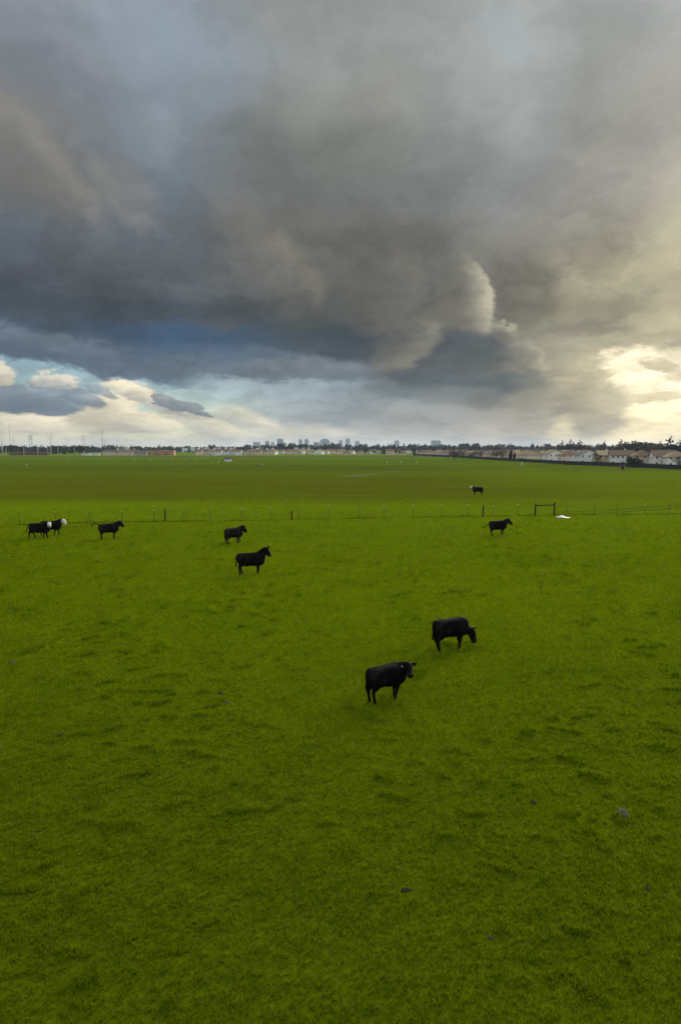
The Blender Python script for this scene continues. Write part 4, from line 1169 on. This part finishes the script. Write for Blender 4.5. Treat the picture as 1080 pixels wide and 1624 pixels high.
# ------------------------------------------------------------------ city towers on the horizon
CITY = {k: material('city_' + k, c, 0.5, 0.4, 0.12, 0.02) for k, c in dict(a=(0.17, 0.25, 0.33), b=(0.22, 0.28, 0.33), c=(0.13, 0.20, 0.28)).items()}  # blue of haze and reflected sky put into the tower colours
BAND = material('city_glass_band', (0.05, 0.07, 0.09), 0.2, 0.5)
def tower(px0, px1, top, dep, kind, mat, label):
    x0, y = at_px(px0, dep); x1, _ = at_px(px1, dep); h = 9.2 + (711 - top) / 1088.0 * dep; w = x1 - x0
    r = thing('office_tower', label, 'tower', ((x0 + x1) / 2, y, 0), 0, 'towers of the distant city')
    body = h * (.88 if kind in ('step', 'crown', 'spire') else .97)
    MB().box(-w / 2, w / 2, -w * .4, w * .4, -1, body).build('shaft', CITY[mat], r)
    if kind == 'step': MB().box(-w * .32, w * .32, -w * .25, w * .25, body, h).build('penthouse', CITY[mat], r)
    elif kind == 'crown':
        m = MB(); a, b = w * .5, w * .4; c, d = w * .25, w * .2
        m.add([(-a, -b, body), (a, -b, body), (a, b, body), (-a, b, body), (-c, -d, h), (c, -d, h), (c, d, h), (-c, d, h)], [(0, 1, 5, 4), (1, 2, 6, 5), (2, 3, 7, 6), (3, 0, 4, 7), (4, 5, 6, 7)])
        m.build('crown', CITY[mat], r)
    elif kind == 'spire':
        m = MB(); a, b = w * .5, w * .4
        m.add([(-a, -b, body), (a, -b, body), (a, b, body), (-a, b, body), (0, 0, h)], [(0, 1, 4), (1, 2, 4), (2, 3, 4), (3, 0, 4)]); m.build('spire', CITY[mat], r)
    else: MB().box(-w * .4, w * .4, -w * .3, w * .3, body, h).build('parapet', CITY[mat], r)
    n = max(3, int(body / 9))
    for k in range(1, n):
        z = body * k / n
        MB().box(-w * .46, w * .46, -w * .4 - .5, -w * .4 + .2, z - 1.6, z + 1.2).build('window_band', BAND, r)
for a, b, t, dep, kd, mt, lab in [
        (402, 413, 701.0, 6000, 'flat', 'b', 'low wide office block at the left end of the far skyline'),
        (421, 428, 699.5, 6100, 'flat', 'b', 'small square tower, second from the left of the far skyline'),
        (430, 436, 701.0, 6300, 'step', 'b', 'small stepped tower just left of the broad dark tower'),
        (440, 450, 696.0, 5900, 'flat', 'c', 'broad dark square tower in the left part of the far skyline'),
        (458, 470, 702.0, 6400, 'step', 'b', 'low block between the broad dark tower and the round-topped pair'),
        (474, 480, 696.0, 6100, 'crown', 'a', 'left one of a pair of slim towers with tapered tops'),
        (483, 490, 696.0, 6100, 'crown', 'a', 'right one of a pair of slim towers with tapered tops'),
        (497, 507, 701.0, 6300, 'flat', 'b', 'low block at the foot of the widest tower'),
        (508, 523, 696.0, 6000, 'step', 'c', 'widest tower of the far skyline'),
        (524, 529, 701.0, 6200, 'flat', 'a', 'low annex on the right of the widest tower'),
        (538, 543, 697.0, 6600, 'spire', 'a', 'slim pointed tower right of the widest tower'),
        (548, 555, 695.0, 6500, 'crown', 'a', 'tallest slim tower with tapered top right of the pointed one'),
        (563, 570, 698.5, 6800, 'spire', 'a', 'faint pointed tower at the right end of the main skyline'),
        (625, 633, 698.5, 6800, 'step', 'a', 'lone pale block above the trees right of the skyline'),
        (684, 698, 698.5, 6000, 'flat', 'c', 'lone wide blue block farthest right on the horizon')]:
    tower(a, b, t, dep, kd, mt, lab)

# ------------------------------------------------------------------ trees
BARK = material('bark', (0.060, 0.045, 0.034), 0.95, 0.05, 0.3, 4.0)
def leaf_material(name, a, b, transl=0.2):
    m = bpy.data.materials.new(name); m.use_nodes = True
    nt = m.node_tree; bs = nt.nodes['Principled BSDF']
    oi = nt.nodes.new('ShaderNodeObjectInfo'); tc = nt.nodes.new('ShaderNodeTexCoord')
    f, _ = noise(nt, tc.outputs['Object'], 0.7, 3.0, 0.6)
    t = f.smooth(0.3, 0.7) * 0.7 + S(nt, oi.outputs['Random']) * 0.3
    c = mixc(nt, t, a, b)
    nt.links.new(c.s, bs.inputs['Base Color']); bs.inputs['Roughness'].default_value = .85; bs.inputs['Specular IOR Level'].default_value = .08
    return m
NEEDLE = leaf_material('dark_needles', (0.006, 0.014, 0.011), (0.015, 0.028, 0.016))
OLIVE = leaf_material('olive_foliage', (0.035, 0.045, 0.020), (0.075, 0.080, 0.034))
HEDGE = leaf_material('dark_green_leaves', (0.012, 0.026, 0.008), (0.028, 0.052, 0.014))
TWIG = leaf_material('bare_twigs', (0.060, 0.046, 0.038), (0.115, 0.088, 0.068))

def crown_mesh(name, mat, shape, n, leaf, seed, thin=1.0):
    """Many small leaf-clump faces spread through the crown's volume; unit height, origin at the foot."""
    r = np.random.default_rng(seed)
    pts = []
    lob = r.uniform(-1, 1, (9, 3))
    while len(pts) < n:
        p = r.uniform(-1, 1, 3)
        if shape == 'cone':
            z = (p[2] + 1) / 2
            rad = .26 * (1 - z) ** .85 * (1 + .35 * math.sin(z * 34 + 3 * math.atan2(p[1], p[0]))) + .015
            q = (p[0] * .36, p[1] * .36, .10 + .90 * z)
            if math.hypot(q[0], q[1]) < rad and r.uniform() < .35 + .65 * math.hypot(q[0], q[1]) / rad: pts.append(q)
        elif shape == 'column':
            z = (p[2] + 1) / 2; rad = .10 * math.sin(math.pi * min(max(z * .93 + .07, 0), 1)) ** .5
            q = (p[0] * .12, p[1] * .12, .04 + .96 * z)
            if math.hypot(q[0], q[1]) < rad: pts.append(q)
        else:
            q = np.array((p[0] * .48, p[1] * .48, .60 + p[2] * .40))
            d = min(np.linalg.norm((q - np.array((.30 * l[0], .30 * l[1], .62 + .22 * l[2]))) / np.array((.20, .20, .17))) for l in lob)
            if d < 1.0 and r.uniform() < .3 + .7 * d: pts.append(tuple(q))
    v, f = [], []
    for q in pts:
        a = Vector(r.normal(size=3)).normalized(); b = a.cross(Vector(r.normal(size=3))).normalized()
        s = leaf * r.uniform(.6, 1.4); q = Vector(q); k = len(v)
        v += [tuple(q - a * s), tuple(q + b * s * .6 * thin), tuple(q + a * s), tuple(q - b * s * .6 * thin)]
        f.append((k, k + 1, k + 2, k + 3))
    me = bpy.data.meshes.new(name); me.from_pydata(v, [], f); me.materials.append(mat); me.update()
    return me
def trunk_mesh(seed, r0, h0, limbs, mat):
    r = random.Random(seed); m = MB()
    m.tube([(0, 0, -.02), (.01, 0, h0 * .5), (0, .01, h0)], [r0, r0 * .75, r0 * .35], 8)
    for k in range(limbs):
        a = r.uniform(0, 6.28); z = h0 * r.uniform(.45, .95); L = r.uniform(.16, .36)
        m.tube([(0, 0, z), (math.cos(a) * L * .5, math.sin(a) * L * .5, z + L * .45), (math.cos(a) * L, math.sin(a) * L, z + L * .9)], [r0 * .45, r0 * .3, r0 * .1], 5)
    me = bpy.data.meshes.new('trunk'); me.from_pydata(m.v, [], m.f); me.materials.append(mat); me.update()
    return me
CROWNS = {
    'conifer': [(crown_mesh('crown', NEEDLE, 'cone', 520, .045, s), trunk_mesh(s, .016, .92, 0, BARK)) for s in (1, 2, 3)],
    'cypress': [(crown_mesh('crown', NEEDLE, 'column', 500, .04, 5), trunk_mesh(5, .012, .8, 0, BARK))],
    'broad': [(crown_mesh('crown', HEDGE, 'round', 620, .05, s), trunk_mesh(s, .03, .7, 7, BARK)) for s in (6, 7)],
    'olive': [(crown_mesh('crown', OLIVE, 'round', 620, .05, s), trunk_mesh(s, .03, .7, 7, BARK)) for s in (8,)],
    'bare': [(crown_mesh('crown', TWIG, 'round', 900, .055, s, .22), trunk_mesh(s, .024, .80, 14, BARK)) for s in (9, 10, 11)],
}
TRUNK_NAME = 'trunk'
def tree(name, px, top, dep, kind, label, group=None, spread=1.0, h=None):
    x, y = at_px(px, dep)
    if h is None: h = 9.2 + (711 - top) / 1088.0 * dep
    r = thing(name, label, 'tree', (x, y, gz(x, y) - .05), random.uniform(0, 6.28), group)
    cm, tm = random.choice(CROWNS[kind])
    for nm, me in (('trunk', tm), ('crown', cm)):
        o = bpy.data.objects.new(nm, me); COL.objects.link(o); o.parent = r
        o.scale = (h * spread, h * spread, h)
    return r
random.seed(31)
# trees one can pick out
tree('conifer', 1062, 691, 560, 'conifer', 'tallest dark conifer, near the right edge above the houses', None, 1.5)
tree('conifer', 1077, 697, 560, 'conifer', 'dark conifer at the right edge beside the tallest one', None, 1.5)
tree('conifer', 1047, 699, 620, 'conifer', 'dark conifer just left of the tallest one', None, 1.4)
tree('conifer', 904, 697, 760, 'conifer', 'rounded dark conifer above the bluish white house, left of two', None, 1.7)
tree('conifer', 919, 697, 780, 'conifer', 'dark conifer above the bluish white house, right of two', None, 1.5)
tree('conifer', 891, 699, 900, 'conifer', 'dark conifer above the far left end of the two-storey row', None, 1.2)
tree('conifer', 958, 698, 800, 'conifer', 'slim dark conifer above the yellow-beige house', None, 1.0)
tree('conifer', 984, 697, 820, 'conifer', 'dark conifer above the house with the reddish roof', None, 1.3)
tree('evergreen_tree', 1010, 698, 640, 'broad', 'broad dark evergreen above the pink house', None, 1.1)
tree('evergreen_tree', 1000, 699, 680, 'broad', 'dark evergreen left of the broad one above the pink house', None, 1.0)
tree('olive_tree', 1005, 706, 520, 'olive', 'greyish green rounded tree behind the pink house roof', None, 1.2)
tree('cypress', 810, 713, 500, 'cypress', 'taller of two dark columnar cypresses beside the estate roofs', None, 1.6)
tree('cypress', 816, 717, 500, 'cypress', 'shorter of two dark columnar cypresses beside the estate roofs', None, 1.5)
tree('cypress', 657, 711, 800, 'cypress', 'lone dark cypress at the left end of the estate roofs', None, 1.7)
tree('bare_tree', 948, 718, 372, 'bare', 'leafless tree between the bluish white and yellow-beige houses', None, 1.1)
tree('bare_tree', 1031, 712, 352, 'bare', 'leafless brown tree between the pink and the white house', None, 1.0)
tree('bare_tree', 1078, 722, 300, 'bare', 'leafless brown shrub-like tree at the right edge before the fence', None, 1.2)
for px, s, lab in ((1004, 5.2, 'round dark green shrub before the pink house, left half'), (1012, 4.2, 'round dark green shrub before the pink house, right half')):
    tree('shrub', px, 0, 331, 'broad', lab, 'dark green shrubs behind the fence', 1.5, h=s)['category'] = 'shrub'
tree('bare_tree', 1024, 700, 470, 'bare', 'tall leafless brown tree behind the gap right of the pink house', None, 1.0)
tree('bare_tree', 1040, 703, 480, 'bare', 'leafless reddish brown tree above the porch house', None, 1.1)
tree('bare_tree', 935, 704, 520, 'bare', 'wide leafless tree above the bluish white house roof', None, 1.4)
tree('bare_tree', 975, 704, 520, 'bare', 'wide leafless tree above the reddish roof', None, 1.4)
# bare street trees among the roofs
for i in range(46):
    px = random.uniform(700, 1075); dep = random.uniform(620, 1100)
    tree('bare_tree', px, 0, dep, 'bare', 'leafless brown tree among the estate roofs', 'leafless trees among the estate roofs', random.uniform(.9, 1.4), h=random.uniform(7, 13))
for i in range(26):
    px = random.uniform(560, 700); dep = random.uniform(900, 1300)
    k = random.choice(('bare', 'broad', 'conifer', 'broad'))
    tree('garden_tree', px, 0, dep, k, {'bare': 'leafless', 'broad': 'rounded dark', 'conifer': 'pointed dark'}[k] + ' tree standing among the far houses right of the skyline', 'trees among the far houses', random.uniform(.9, 1.4), h=random.uniform(7, 12))
for i in range(22):
    px = random.uniform(0, 150); dep = random.uniform(1000, 1300)
    tree('dark_tree', px, 0, dep, random.choice(('broad', 'broad', 'conifer', 'bare')), 'dark tree on the left horizon between the power poles', 'trees between the power poles', random.uniform(.9, 1.4), h=random.uniform(9, 15))
tree('dark_tree', 119, 705, 1000, 'broad', 'big rounded dark tree left of the white site trailers', None, 1.2)
tree('dark_tree', 126, 707, 1000, 'broad', 'dark tree touching the big rounded one left of the trailers', None, 1.2)
for i in range(14):
    px = random.uniform(700, 800); dep = random.uniform(520, 640)
    tree('bare_tree', px, 0, dep, 'bare', 'leafless brown tree close behind the receding end of the dark fence', 'leafless trees behind the fence', random.uniform(1.0, 1.5), h=random.uniform(5, 9))
# the belt of evergreens along the whole horizon
random.seed(77)
for i in range(150):
    px = random.uniform(-12, 1092); dep = random.uniform(1450, 1900)
    top = random.uniform(701.5, 705.5) + (2.5 if px < 430 else 0)
    tree('conifer', px, top, dep, random.choice(('conifer', 'conifer', 'broad')), 'dark evergreen in the belt of trees along the %s of the horizon' % ('left third' if px < 360 else 'middle' if px < 720 else 'right third'), 'evergreens along the horizon', random.uniform(.9, 1.5))
def wood_mass():
    r = np.random.default_rng(9); v, f = [], []
    for i in range(4200):
        px = r.uniform(-250, 1330); dep = r.uniform(1350, 2900); x, y = at_px(px, dep)
        h = r.uniform(9, 17) * (1.0 if px > 430 else .8); w = h * r.uniform(.25, .5)
        for k in range(26):
            t = r.uniform(.05, 1); a = r.uniform(0, 6.28); rr = w * (1 - t) ** .6 * r.uniform(.3, 1)
            q = Vector((x + math.cos(a) * rr, y + math.sin(a) * rr, h * t)); s = h * .13
            A = Vector(r.normal(size=3)).normalized(); B = A.cross(Vector(r.normal(size=3))).normalized(); n = len(v)
            v += [tuple(q - A * s), tuple(q + B * s), tuple(q + A * s), tuple(q - B * s)]; f.append((n, n + 1, n + 2, n + 3))
    me = bpy.data.meshes.new('distant_wood'); me.from_pydata(v, [], f); me.materials.append(NEEDLE); me.update()
    o = bpy.data.objects.new('distant_wood', me); COL.objects.link(o)
    o['kind'] = 'stuff'; o['label'] = 'dark mass of far-off trees filling the horizon'; o['category'] = 'wood'
wood_mass()
def brush_strip():
    r = np.random.default_rng(19); v, f = [], []
    for i in range(900):
        px = r.uniform(18, 75); dep = r.uniform(900, 1010); x, y = at_px(px, dep); h = r.uniform(1.5, 4.5)
        for k in range(10):
            q = Vector((x + r.normal() * 1.6, y + r.normal() * 1.6, h * r.uniform(0, 1))); A = Vector(r.normal(size=3)).normalized(); B = A.cross(Vector(r.normal(size=3))).normalized(); n = len(v); s = .55
            v += [tuple(q - A * s), tuple(q + B * s * .5), tuple(q + A * s), tuple(q - B * s * .5)]; f.append((n, n + 1, n + 2, n + 3))
    me = bpy.data.meshes.new('brush'); me.from_pydata(v, [], f); me.materials.append(leaf_material('reddish_brush', (0.10, 0.055, 0.035), (0.14, 0.10, 0.06))); me.update()
    o = bpy.data.objects.new('brush', me); COL.objects.link(o)
    o['kind'] = 'stuff'; o['label'] = 'reddish brown brush at the foot of the left horizon'; o['category'] = 'brush'
brush_strip()

# ------------------------------------------------------------------ haze: even, thin air from the camera to the horizon
def build_haze():
    o = MB().box(-12500, 12500, -12500, 12500, -2.0, 120.0).build('haze', None)
    o['kind'] = 'stuff'; o['label'] = 'thin bluish air that softens the far skyline'; o['category'] = 'haze'
    m = bpy.data.materials.new('haze'); m.use_nodes = True; nt = m.node_tree; nt.nodes.clear()
    out = nt.nodes.new('ShaderNodeOutputMaterial'); pv = nt.nodes.new('ShaderNodeVolumePrincipled')
    pv.inputs['Color'].default_value = (0.66, 0.80, 1.0, 1.0); pv.inputs['Density'].default_value = 0.000055; pv.inputs['Anisotropy'].default_value = 0.2
    nt.links.new(pv.outputs[0], out.inputs['Volume'])
    o.data.materials.append(m)
build_haze()
